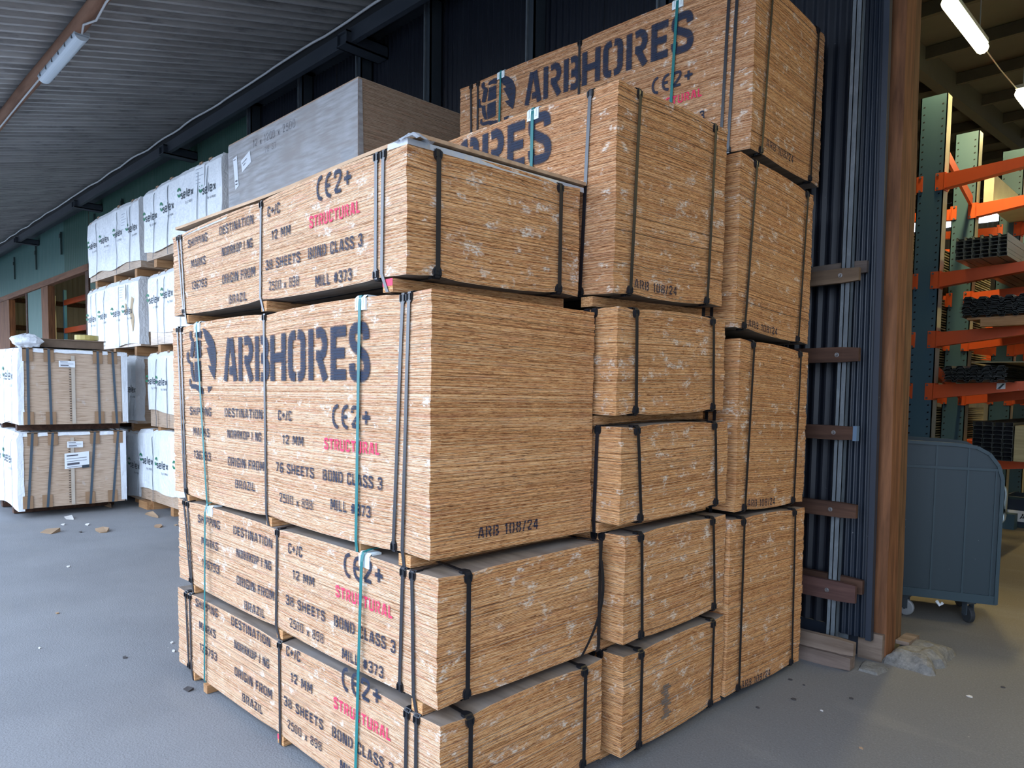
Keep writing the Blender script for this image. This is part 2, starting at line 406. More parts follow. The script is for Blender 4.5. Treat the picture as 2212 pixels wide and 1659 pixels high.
# beam under the roof edge, brackets and cable
BEAMM = metal_paint('dark_beam', (0.030, 0.038, 0.050), (0.055, 0.065, 0.08), 0.5, sc=(1, 3, 3))
beam = thing('eaves_beam', 'long dark painted beam carrying the canopy along the wall', 'beam')
m = MB(); m.box(-44, 2.03, 5.445, 0.3, 2.09, 5.60); m.build('beam_timber', BEAMM, beam)
m = MB(); m.box(-44, 2.045, 5.60, 0.3, 2.09, 5.72); m.build('gap_shade_strip', plain('gap_shade_black', (0.012, 0.013, 0.015), 0.7, 0, 0), beam)  # black strip stands in for the shaded gap above the beam
for i, X in enumerate((-5.39, -10.85, -16.05, -21.7, -27.1, -32.5)):
    m = MB(); m.box(X-0.10, 1.97, 5.42, X-0.085, 2.50, 5.56); m.box(X+0.085, 1.97, 5.42, X+0.10, 2.50, 5.56); m.box(X-0.10, 1.97, 5.42, X+0.10, 2.50, 5.435); m.box(X-0.10, 1.97, 5.545, X+0.10, 2.5, 5.56)
    m.box(X-0.085, 2.0, 5.435, X+0.085, 2.01, 5.545)
    m.build('bracket', BEAMM, beam)
CABLE = plain('white_cable', (0.55, 0.56, 0.56), 0.5, 0, 0.05)
pts = []
k = 0; X = 0.2
while X > -40:
    pts.append((X, 2.0+0.008*sin(X*2.1), 5.665 + 0.018*abs(sin(X*pi/1.45)) - 0.012 + 0.006*sin(X*5))); X -= 0.24
m = MB(); m.tube(pts, 0.014, 6); tag(m.build('cable_run', CABLE, smooth=True), 'white electric cable clipped along the top of the dark eaves beam', 'cable')
for X, z in ((-14.6, 5.2), (-16.5, 5.0), (-19.3, 5.2), (-21.9, 5.1), (-24.6, 5.1)):
    m = MB(); m.box(X, 2.46, z-0.3, X+0.05, 2.5, 5.45); m.box(X-0.02, 2.44, z+0.1, X+0.07, 2.46, z+0.2)
    m.build('hanger', metal_paint('green_hanger', (0.03, 0.06, 0.055), (0.05, 0.09, 0.08)), beam)

# canopy roof
def roofz(y): return 5.75+0.25*(y-2.0)
ROOFM = NB('canopy_sheet', 0.6, 0, 0.35); p = ROOFM.wpos()
a_ = ROOFM.noise(ROOFM.vmul(p, (9, 0.5, 0.5)), 1.2, 6, 0.7); b_ = ROOFM.noise(ROOFM.vmul(p, (30, 2.2, 2)), 1.0, 4, 0.7)
cc = ROOFM.ramp(a_, [(0.3, (0.25, 0.24, 0.23)), (0.7, (0.50, 0.485, 0.465))])
cc = ROOFM.mix(ROOFM.math('MULTIPLY', ROOFM.step(b_, 0.5, 0.7), 0.5), cc, (0.10, 0.10, 0.11)); ROOFM.col(cc)
ceil = struct(thing('ceiling', 'grey corrugated canopy roof seen from beneath', 'roof')); del ceil['category']
prof = [(0.0, 0.0), (0.05, 0.0), (0.07, 0.07), (0.165, 0.07), (0.19, 0.0)]
PT = 0.19
x = 5.0; i = 0
while x > -44:
    m = MB(); X1 = x
    for k in range(5):
        pr_ = [(X1-PT*(k)-(a), h) for a, h in prof]
        for (xa, ha), (xb, hb) in zip(pr_, pr_[1:]):
            ys = (-2.9, -1.3, 2.42)
            for ya, yb in zip(ys, ys[1:]):
                d = 0.006 if ya > -1.5 else 0.0
                m.quad([(xa, ya, roofz(ya)+ha+d), (xb, ya, roofz(ya)+hb+d), (xb, yb, roofz(yb)+hb+d), (xa, yb, roofz(yb)+ha+d)])
    m.build('roof_sheet', ROOFM.m, ceil); x -= PT*5; i += 1
m = MB(); m.box(6.0, -6, 0, 6.3, 2.5, 5.2); struct(m.build('wall_light_block', plain('pale_blocker', (0.50, 0.47, 0.42), 0.8, 0, 0.1)), 'added wall out of view, blocking light from the doorway side')  # unseen wall, added to cut light on the right and bounce some back
# closing flashing between roof and wall
m = MB(); m.box(-44, 2.36, 5.70, 8, 2.60, 5.96); m.build('ridge_board', BEAMM, ceil)

# log purlin, lamp on it and its wiring
LOG = wood('log', (0.16, 0.075, 0.042), (0.30, 0.16, 0.10), 1.5, 12, 12, 0.8)
m = MB(); pts = []; rs = []
X = 6.0
while X > -40:
    pts.append((X, -0.33+0.012*noise.noise(Vector((X*.5, 0, 0))), roofz(-0.33)-0.075+0.01*noise.noise(Vector((X*.4, 3, 0)))))
    rs.append(0.068+0.006*noise.noise(Vector((X*.8, 7, 0)))); X -= 0.5
m.tube(pts, rs, 12); tag(m.build('roof_purlin', LOG, smooth=True), 'peeled round log purlin under the canopy roof', 'beam')
X = 6.0
m = MB(); m.tube([(p[0], -2.6, roofz(-2.6)-0.075) for p in pts], 0.068, 10); tag(m.build('roof_purlin', LOG, smooth=True), 'round log purlin nearer the open eaves of the canopy', 'beam')
lamp = thing('tube_light', 'unlit white tubular lamp fixed along the log purlin', 'lamp', loc=(-6.98, -0.30, 5.02))
LW = plain('opal_plastic', (0.62, 0.70, 0.76), 0.35, 0, 0.0); LG = plain('lamp_grey', (0.42, 0.47, 0.50), 0.5, 0, 0.05)
m = MB(); n = 12
prof2 = [(0.0+0.062*cos(a), 0.055*sin(a)) for a in [pi+pi*k/n for k in range(n+1)]]
L2 = 0.72
R_ = [[(sx_*L2*(1.0 if abs(k-6) < 6 else 0.985), y_, z_) for k, (y_, z_) in enumerate(prof2)] for sx_ in (-1, 1)]
for k in range(n): m.quad([R_[0][k], R_[0][k+1], R_[1][k+1], R_[1][k]])
for R1 in R_: m.quad(R1)
o = m.build('diffuser', LW, lamp, smooth=False)
m = MB(); m.box(-L2-0.01, -0.065, 0.0, L2+0.01, 0.065, 0.03); m.build('housing', LG, lamp)
for k in range(6):
    for s_ in (-1, 1):
        xx = -0.62+k*0.248; m = MB(); m.box(xx-0.012, s_*0.062-0.006, -0.02, xx+0.012, s_*0.062+0.006, 0.02); m.build('clip', plain('lamp_clip', (0.10, 0.11, 0.12), 0.5, 0, 0), lamp)
m = MB(); m.tube([(-7.7, -0.33, 5.03), (-8.6, -0.34, 5.01), (-10, -0.335, 5.008), (-14, -0.34, 5.01), (-30, -0.34, 5.01)], 0.010, 6)
tag(m.build('lamp_cable', CABLE, smooth=True), 'pale cable running along the purlin beyond the unlit lamp', 'cable')
m = MB(); m.tube([(-6.26, -0.30, 5.03), (-6.0, -0.35, 5.01), (-5.8, -0.30, 5.00), (-5.4, -0.33, 5.005), (-4, -0.34, 5.01), (0, -0.34, 5.01)], 0.010, 6)
tag(m.build('lamp_cable', CABLE, smooth=True), 'twisted pale cable feeding the unlit lamp at its upper end', 'cable')

# ------------------------------------------------------------------ warehouse interior shell
INT = metal_paint('interior_sheet', (0.34, 0.32, 0.27), (0.24, 0.22, 0.18), 0.6)
INTD = metal_paint('interior_roof', (0.042, 0.043, 0.038), (0.06, 0.06, 0.05), 0.6)
m = corr(-44, 14, 0, 7.6, 26.0, 0.3, 0.02, 4); struct(m.build('wall_north', INT), 'far inner wall of the warehouse')
m = corr(2.9, 26, 0, 7.6, -31.0, 0.18, 0.015, 4, axis='y'); struct(m.build('wall_west', INT), 'pale ribbed inner end wall seen through the far openings')
for k, z in enumerate((1.6, 2.7, 3.7, 4.7)):
    m = MB(); m.box(-30.95, 2.9, z, -30.85, 26, z+0.16); struct(m.build('trim_%d' % (20+k), DARKW))
m = MB(); m.box(13.9, 2.7, 0, 14.1, 26, 7.6); struct(m.build('wall_east', INT), 'inner side wall of the warehouse out of view')
m = MB(); m.box(3.6, 2.5, 0, 14, 2.6, 6.6); m.box(0.24, 2.5, 5.0, 3.7, 2.6, 6.6); struct(m.build('wall_south', INT), 'wall beside and above the near doorway')
m = MB(); m.box(-44, 2.56, 5.9, 0.3, 2.66, 7.0); struct(m.build('wall_upper', INT))
icl = thing('interior_roof', 'dark interior warehouse roof with purlins', 'roof'); del icl['category']; struct(icl)
m = MB()
m.quad([(-44, 2.6, 6.35), (14, 2.6, 6.35), (14, 26, 8.0), (-44, 26, 8.0)]); m.build('roof_lining', INTD, icl)
for k in range(15):
    y = 3.3+k*1.55; z = 6.35+(y-2.6)*0.0705
    m = MB(); m.box(-44, y, z-0.18, 14, y+0.07, z-0.01); m.build('purlin', plain('interior_purlin', (0.035, 0.034, 0.028), 0.7, 0, 0.2), icl)
for X in (-1.9, 3.5, -7.3, -12.7, -18, -23.5):
    m = MB(); m.box(X-0.08, 2.62, 6.0, X+0.08, 2.72, 6.45); m.quad([(X-.08, 2.7, 6.0), (X+.08, 2.7, 6.0), (X+.08, 26, 7.6), (X-.08, 26, 7.6)])
    m.quad([(X-.08, 2.7, 6.0), (X-.08, 26, 7.6), (X-.08, 26, 8.0), (X-.08, 2.7, 6.35)]); m.quad([(X+.08, 2.7, 6.0), (X+.08, 26, 7.6), (X+.08, 26, 8.0), (X+.08, 2.7, 6.35)])
    m.build('rafter', INTD, icl)
# lit tube lamps in the hall
def tube_lamp(x, y, z, label, power=26):
    t = thing('tube_light', label, 'lamp', 'lit tube lamps in the warehouse', (x, y, z))
    em = MATS.get('tube_em')
    if em is None:
        em = bpy.data.materials.new('lit_tube'); em.use_nodes = True; tt = em.node_tree
        e = tt.nodes.new('ShaderNodeEmission'); e.inputs[0].default_value = (1.0, 0.90, 0.50, 1); e.inputs[1].default_value = 5
        tt.links.new(e.outputs[0], tt.nodes['Material Output'].inputs[0]); MATS['tube_em'] = em
    m = MB(); m.tube([(0, -0.66, 0), (0, -0.64, 0), (0, 0.64, 0), (0, 0.66, 0)], [0.03, 0.062, 0.062, 0.03], 10); m.build('diffuser', em, t, smooth=True)
    m = MB(); m.box(-0.05, -0.67, 0.055, 0.05, 0.67, 0.10); m.build('housing', LG, t)
    m = MB(); m.box(-0.005, -0.5, 0.10, 0.005, -0.49, 6.36+(y-3.1)*.0705-z); m.box(-0.005, 0.49, 0.10, 0.005, 0.5, 6.36+(y-2.1)*.0705-z); m.build('hanger', LG, t)
    ld = bpy.data.lights.new('tube_glow', 'AREA'); ld.shape = 'RECTANGLE'; ld.size = 0.14; ld.size_y = 1.3; ld.energy = power; ld.color = (1.0, 0.79, 0.34)
    lo = bpy.data.objects.new('tube_glow', ld); C.objects.link(lo); lo.parent = t; lo.location = (0, 0, -0.075)
    return t
tube_lamp(-0.435, 6.22, 5.5, 'lit tube lamp hanging inside the doorway, whole tube in view')
tube_lamp(-0.40, 9.15, 5.5, 'second lit tube lamp further inside, cut by the picture edge')
for y, q in ((12.1, 'third'), (15.0, 'fourth'), (18, 'fifth')): tube_lamp(-0.40, y, 5.5, q+' lit tube lamp of the row deep inside the warehouse')
for y, q in ((5.0, 'nearer'), (8.5, 'farther')): tube_lamp(4.2, y, 5.5, q+' lit tube lamp above the warehouse aisle outside the view', 18)
m = MB(); m.tube([(-0.43, 6.9, 5.52), (-0.42, 7.6, 5.50), (-0.41, 8.47, 5.52)], 0.007, 5); tag(m.build('lamp_cable', CABLE), 'thin cable linking the two lit tube lamps', 'cable')
tube_lamp(-24.0, 6.0, 5.3, 'lit tube lamp inside beyond the far openings', 25)

# ================================================================== GUARD BOARDS ON THE STUD
BOLT = plain('bolt_zinc', (0.35, 0.36, 0.37), 0.35, 0.8, 0)
def guard(x1, z0, z1, y0, y1, mat, label, tilt=0.0, bolt=True, x0=-1.3):
    o = thing('guard_board', label, 'board', 'guard boards bolted to the wall stud')
    m = MB(); n = 14; zm = (z0+z1)/2
    P = []
    for i in range(n+1):
        x = x0+(x1-x0)*i/n; dz = tilt*(x-x1); k = 0.004*noise.noise(Vector((x*4, z0*3, 0)))
        r = 0.006 if i == n else 0
        P.append([(x, y0+r, z0+dz+k+r), (x, y1, z0+dz+k+r), (x, y1, z1+dz+k-r), (x, y0+r, z1+dz+k-r)])
    for A, B in zip(P, P[1:]):
        for i in range(4): j = (i+1) % 4; m.quad([A[i], B[i], B[j], A[j]])
    m.quad(P[-1]); m.quad(P[0][::-1]); m.build('board', mat, o)
    if bolt:
        m = MB(); m.tube([(-0.035, y0-0.004, zm), (-0.035, y0, zm)], 0.014, 12); m.tube([(-0.035, y0-0.018, zm), (-0.035, y0-0.004, zm)], [0.006, 0.010], 10); m.build('bolt', BOLT, o, smooth=False)
guard(0.076, 2.415, 2.505, 2.30, 2.34, wood('board_a', (0.085, 0.055, 0.035), (0.20, 0.135, 0.085), 2, 20, 25, 0.8), 'topmost light brown guard board bolted to the galvanised stud', 0.02)
guard(0.097, 1.915, 2.010, 2.30, 2.34, DARKW, 'dark guard board just above the middle joint of the plywood pile')
guard(0.106, 1.425, 1.515, 2.30, 2.34, DARKW, 'dark guard board with a pale blue painted end')
m = MB(); m.box(0.085, 2.298, 1.423, 0.108, 2.342, 1.517)
pe = m.build('board_end_paint', plain('blue_paint', (0.10, 0.16, 0.24), 0.7, 0, 0.1)); pe.parent = [o for o in bpy.data.objects if o.get('label') == 'dark guard board with a pale blue painted end'][0]
guard(0.122, 0.928, 1.024, 2.30, 2.34, DARKW, 'dark guard board level with the lowest joint of the far plywood pile', -0.01)
guard(0.140, 0.388, 0.512, 2.30, 2.335, wood('board_b', (0.045, 0.020, 0.018), (0.11, 0.055, 0.045), 2, 25, 25, 0.7), 'low reddish guard board with a large bolt in front of another', -0.01)
guard(0.084, 2.475, 2.56, 2.40, 2.44, wood('board_c', (0.06, 0.045, 0.04), (0.14, 0.11, 0.09), 2, 20, 25, 0.8), 'grey guard board peeking out behind the topmost one', 0.03, False)
guard(0.150, 0.43, 0.53, 2.39, 2.43, DARKW, 'short dark board fixed behind the low reddish one', -0.02, False)
guard(0.182, 0.085, 0.178, 2.20, 2.245, GREYW, 'grey weathered kick board near the ground with a bolt hole', 0.0, False, -1.2)
guard(0.176, 0.0, 0.088, 2.17, 2.25, wood('kick', (0.095, 0.07, 0.055), (0.22, 0.165, 0.14), 2, 25, 30, 0.9), 'cracked grey timber lying on the ground under the kick board', 0.0, False, -1.2)

# ================================================================== PLYWOOD PACKS
US = [0, .06, .11, .15, .20, .28, .5, .75, 1.0, 1.14, 1.21, 1.26, 1.31, 1.4, 1.6, 1.85, 2.1, 2.22, 2.30, 2.35, 2.41]
WS = [0, .05, .10, .13, .16, .24, .4, .55, .70, .75, .78, .82]
class Pack:
    def __init__(s, par, seed, cross=(0.17, 1.25, 2.33), lens=(0.13, 0.78), bulge=0.008, dip=0.012, jit=0.0017):
        (s.x, s.y, s.z, s.h, s.L, s.W, s.th, s.tx, s.ty) = par; s.seed = seed; s.cross = cross; s.lens = lens; s.bulge = bulge; s.dip = dip; s.jit = jit
        s.c, s.s = cos(s.th), sin(s.th)
    def disp(s, u, w):
        d = 0.0
        for i in range(len(s.cross)-1):
            a, b = s.cross[i], s.cross[i+1]
            if a < u < b: d += s.bulge*sin(pi*(u-a)/(b-a))
        ew = exp(-(min(w, s.W-w)/0.10)**2); eu = exp(-(min(u, s.L-u)/0.10)**2)
        for a in s.cross: d -= 0.7*s.dip*exp(-((u-a)/0.085)**2)*ew
        for a in s.lens: d -= s.dip*exp(-((w-a)/0.075)**2)*eu
        if len(s.lens) == 2 and s.lens[0] < w < s.lens[1]: d += s.bulge*sin(pi*(w-s.lens[0])/(s.lens[1]-s.lens[0]))
        return d
    def P(s, u, w, v, offu=0.0, offw=0.0):
        uc = min(max(u, 0), s.L); wc = min(max(w, 0), s.W)
        q = 2*min(max(v/s.h, 0), 1)-1; d = s.disp(uc, wc)*q*abs(q)
        a = -(u-offu); b = w-offw
        return Vector((s.x+a*s.c-b*s.s, s.y+a*s.s+b*s.c, s.z+v+s.tx*a+s.ty*b+d))
    def face(s, which, u, v, off=0.005):
        if which == 'long': return s.P(u, 0, v, 0, off)
        return s.P(0, u, v, off, 0)
    def sheets(s, nsh, parent, scuff, individual, mats=None, step=1):
        mats = mats or [ply('long', 0.35 if scuff else 0.15), ply('short', scuff), ply_top()]
        rnd = random.Random(s.seed); t = s.h/nsh; big = None if individual else MB()
        jx = jy = 0.0
        us = [u for u in US if u < s.L-0.03]+[s.L]; ws = [q for q in WS if q < s.W-0.03]+[s.W]
        U0 = s.seed*3.17
        for k in range(nsh):
            jx = 0.75*jx+rnd.gauss(0, s.jit); jy = 0.7*jy+rnd.gauss(0, s.jit*0.28); r = rnd.gauss(0, 0.0006)
            jx = max(-.009, min(.009, jx)); jy = max(-.0035, min(.0035, jy))
            m = MB() if individual else big
            ring = [(u, 0) for u in us] + [(s.L, q) for q in ws[1:]] + [(u, s.W) for u in us[::-1][1:]] + [(0, q) for q in ws[::-1][1:-1]]
            nlong = len(us)-1; nshort = len(ws)-1; N = len(ring)
            v0 = k*t+0.0004; v1 = (k+1)*t-0.0004; base = len(m.v)
            for vv in (v0, v1):
                for (u, q) in ring: m.v.append(tuple(s.P(u, q, vv, jx+r*q, jy+r*u)))
            for i in range(N):
                j = (i+1) % N
                if i < nlong: mi = 0; a0, a1 = ring[i][0], (ring[j][0])
                elif i < nlong+nshort: mi = 1; a0, a1 = ring[i][1]+5, ring[j][1]+5
                elif i < 2*nlong+nshort: mi = 0; a0, a1 = ring[i][0]+9, ring[j][0]+9
                else: mi = 1; a0, a1 = ring[i][1], ring[j][1]
                m.f.append((base+j, base+i, base+N+i, base+N+j)); m.mi.append(mi)
                va, vb = k*0.012+.0002, (k+1)*0.012-.0002
                m.uv.append([(a1+U0, va), (a0+U0, va), (a0+U0, vb), (a1+U0, vb)])
            last = k == nsh-1
            if k in (0, nsh-1):
                vv = v1 if last else v0
                for i in range(len(us)-1):
                    for q in range(len(ws)-1):
                        cs = [(us[i], ws[q]), (us[i+1], ws[q]), (us[i+1], ws[q+1]), (us[i], ws[q+1])]
                        m.quad([s.P(a, b, vv, jx+r*b, jy+r*a) for a, b in cs], 2)
            for lvl in ((0, 1) if 0 < k < nsh-1 else ((0,) if last else (1,))):
                ci = len(m.v); m.v.append(tuple(s.P(s.L/2, s.W/2, (v0, v1)[lvl], jx, jy)))
                for i in range(N):
                    j = (i+1) % N; a, b = base+lvl*N+i, base+lvl*N+j
                    m.f.append((a, b, ci) if lvl == 0 else (b, a, ci)); m.mi.append(2); m.uv.append([(0, 0)]*3)
            if individual: m.build('plywood_sheet', mats, parent)
        if not individual: big.build('sheet_stack', mats, parent, kind='stuff')

def ribbon(path, nrm, side, wdt, thk):
    """solid strap along path; nrm: outward normals, side: unit width vector(s)"""
    m = MB(); R = []
    for i, p in enumerate(path):
        s_ = side[i] if isinstance(side, list) else side
        n_ = nrm[i]
        R.append([p-s_*wdt/2, p+s_*wdt/2, p+s_*wdt/2+n_*thk, p-s_*wdt/2+n_*thk])
    for A, B in zip(R, R[1:]):
        for i in range(4): j = (i+1) % 4; m.quad([A[i], A[j], B[j], B[i]])
    m.quad(R[0]); m.quad(R[-1][::-1]); return m

SW = 0.0185
def cross_strap(pk, ut, ub, parent, bearer=0.0, mat=None, wdt=SW, name='strap', ztop=None, zbot=None, lift=0.006, cu=None):
    """strap around the pack across its length, ut/ub = position at top/bottom"""
    mat = mat or SHEEN; W, h = pk.W, (ztop if ztop is not None else pk.h); e = lift
    zb = zbot if zbot is not None else 0.0
    D = Vector((pk.c, pk.s, 0)); Nf = Vector((pk.s, -pk.c, 0)); Z = Vector((0, 0, 1))
    pth = []; nr = []
    um = lambda v: ub+(ut-ub)*((v-zb)/(h-zb))
    cub = cu if cu is not None else ub
    def add(u, w_, v, n): pth.append(pk.P(u, w_, v)); nr.append(n)
    if bearer: add(cub, W/2, zb-bearer-0.004, -Z); add(cub, 0.02, zb-bearer-0.004, -Z); add(cub, -0.002, zb-bearer-0.002, (Nf-Z).normalized()); add(ub, -e, zb+0.012, Nf)
    else: add(ub, W/2, zb-e, -Z); add(ub, 0.03, zb-e, -Z); add(ub, -e*.5, zb-e*.5, (Nf-Z).normalized()); add(ub, -e, zb+0.02, Nf)
    for f in (0.25, 0.5, 0.75): v = zb+(h-zb)*f; add(um(v), -e, v, Nf)
    add(ut, -e, h-0.025, Nf); add(ut, -e*.6, h+e*.6, (Nf+Z).normalized()); add(ut, 0.025, h+e, Z)
    for f in (0.15, 0.3, 0.5, 0.7, 0.85): add(ut, W*f, h+e, Z)
    add(ut, W-0.025, h+e, Z); add(ut, W+e*.6, h+e*.6, (-Nf+Z).normalized()); add(ut, W+e, h-0.025, -Nf); add(ub, W+e, zb+0.02, -Nf)
    if bearer: add(cub, W+0.002, zb-bearer-0.002, (-Nf-Z).normalized()); add(cub, W-0.02, zb-bearer-0.004, -Z); add(cub, W/2, zb-bearer-0.004, -Z)
    else: add(ub, W+e*.5, zb-e*.5, (-Nf-Z).normalized()); add(ub, W-0.03, zb-e, -Z); add(ub, W/2, zb-e, -Z)
    return ribbon(pth, nr, D, wdt, 0.0016).build(name, mat, parent)
def len_strap(pk, wt, wb, parent, mat=None, wdt=SW+0.002, name='strap', e=0.0105):
    mat = mat or BLACKSTRAP; L, h = pk.L, pk.h
    Nx = Vector((pk.c, pk.s, 0)); S = Vector((-pk.s, pk.c, 0)); Z = Vector((0, 0, 1)); pth = []; nr = []
    def add(u, w_, v, n): pth.append(pk.P(u, w_, v)); nr.append(n)
    add(L/2, wb, -.008, -Z); add(0.04, wb, -.008, -Z); add(-e*.6, wb, -.006, (Nx-Z).normalized()); add(-e, wb, 0.02, Nx)
    for f in (0.25, 0.5, 0.75): add(-e, wb+(wt-wb)*f, h*f, Nx)
    add(-e, wt, h-0.025, Nx); add(-e*.6, wt, h+.005, (Nx+Z).normalized()); add(0.03, wt, h+.007, Z)
    for f in (0.06, 0.15, 0.3, 0.42, 0.5, 0.58, 0.7, 0.85, 0.95): add(L*f, wt, h+.007, Z)
    add(L-0.02, wt, h+.007, Z); add(L+e*.6, wt, h+.005, (-Nx+Z).normalized()); add(L+e, wt, h-0.025, -Nx); add(L+e, wb, 0.02, -Nx)
    add(L+e*.6, wb, -.006, (-Nx-Z).normalized()); add(L-0.04, wb, -.008, -Z); add(L/2, wb, -.008, -Z)
    return ribbon(pth, nr, S, wdt, 0.0016).build(name, mat, parent)
def clip(pk, face, pos, top, parent, mat=CLIP, wdt=0.036, leg=0.036, e=0.0075, thk=0.006, name='corner_clip'):
    """L-shaped plastic corner under a strap, rounded shoulders"""
    m = MB(); v = pk.h if top else 0.0; sg = 1 if top else -1
    def pt(t_, d_, o_):
        # t_: across strap, d_: distance down the face (>0) or onto the top (<0), o_: outward offset
        if face == 'long':
            if d_ >= 0: return pk.P(pos+t_, -o_, v-sg*d_)
            return pk.P(pos+t_, -d_, v+sg*o_)
        else:
            if d_ >= 0: return pk.P(-o_, pos+t_, v-sg*d_)
            return pk.P(-d_, pos+t_, v+sg*o_)
    for (t0, t1) in ((-wdt/2, wdt/2),):
        s0 = [(leg, 0.55), (leg*0.8, 0.85), (leg*0.5, 1.0), (0.004, 1.0)] if mat is CLIP else [(leg, 1.0), (0.004, 1.0)]
        for (d0, k0), (d1, k1) in zip(s0, s0[1:]):
            m.quad([pt(t0*k0, d0, e), pt(t1*k0, d0, e), pt(t1*k1, d1, e), pt(t0*k1, d1, e)])
            m.quad([pt(t0*k0, d0, 0), pt(t0*k0, d0, e), pt(t0*k1, d1, e), pt(t0*k1, d1, 0)])
            m.quad([pt(t1*k0, d0, 0), pt(t1*k0, d0, e), pt(t1*k1, d1, e), pt(t1*k1, d1, 0)])
            m.quad([pt(t0*k0, -d0, e), pt(t1*k0, -d0, e), pt(t1*k1, -d1, e), pt(t0*k1, -d1, e)])
            m.quad([pt(t0*k0, -d0, 0), pt(t0*k0, -d0, e), pt(t0*k1, -d1, e), pt(t0*k1, -d1, 0)])
            m.quad([pt(t1*k0, -d0, 0), pt(t1*k0, -d0, e), pt(t1*k1, -d1, e), pt(t1*k1, -d1, 0)])
        m.quad([pt(t0, 0.004, e), pt(t1, 0.004, e), pt(t1, -0.004, e), pt(t0, -0.004, e)])
        m.quad([pt(t0*.55, leg, 0), pt(t1*.55, leg, 0), pt(t1*.55, leg, e), pt(t0*.55, leg, e)])
        # raised side ribs that hold the strap
        for t_ in (t0*0.62, t1*0.62):
            a = 0.0025
            m.quad([pt(t_-a, leg*.75, e+.004), pt(t_+a, leg*.75, e+.004), pt(t_+a, .003, e+.004), pt(t_-a, .003, e+.004)])
            m.quad([pt(t_-a, leg*.75, e), pt(t_-a, leg*.75, e+.004), pt(t_-a, .003, e+.004), pt(t_-a, .003, e)])
            m.quad([pt(t_+a, leg*.75, e), pt(t_+a, leg*.75, e+.004), pt(t_+a, .003, e+.004), pt(t_+a, .003, e)])
    return m.build(name, mat, parent)
def bearer(pk, u0, u1, hh, parent, mat=None, w0=0.0, w1=None, red=False, layers=1, name='bearer', vtop=0.0):
    w1 = pk.W if w1 is None else w1
    m = MB()
    for k in range(layers):
        a = u0+(u1-u0)*k/layers+(0.002 if k else 0); b = u0+(u1-u0)*(k+1)/layers
        P = [pk.P(u, w_, v) for v in (vtop-hh, vtop-0.002) for (u, w_) in ((a, w0), (b, w0), (b, w1), (a, w1))]
        # keep straight: use a common height
        z1 = pk.z+vtop-0.004; z0 = z1-hh+0.006
        P = [Vector((p.x, p.y, (z0 if i < 4 else z1)+pk.ty*((w0, w0, w1, w1)[i % 4])-pk.tx*u0)) for i, p in enumerate(P)]
        n = len(m.v); m.v += [tuple(p) for p in P]
        for f in ((3,2,1,0),(4,5,6,7),(0,1,5,4),(1,2,6,5),(2,3,7,6),(3,0,4,7)):
            m.f.append(tuple(n+i for i in f)); m.mi.append(0); m.uv.append([((i % 4)*0.3+u0, (0 if i < 4 else hh)) for i in f])
    mm = [mat or ply('short', 0)]
    if red:
        a = P[0]; b = P[1]; d = (pk.P(u0, -0.0015, 0)-pk.P(u0, 0, 0))
        q = [P[0]+d, P[1]+d, P[5]+d, P[4]+d]; zz = q[0].z+(q[2].z-q[0].z)*0.45
        m.quad([Vector((q[0].x, q[0].y, zz)), Vector((q[1].x, q[1].y, zz)), q[2], q[3]], 1)
        mm.append(plain('red_spray', (0.75, 0.06, 0.12), 0.7, 0, 0.3))
    return m.build(name, mm, parent)

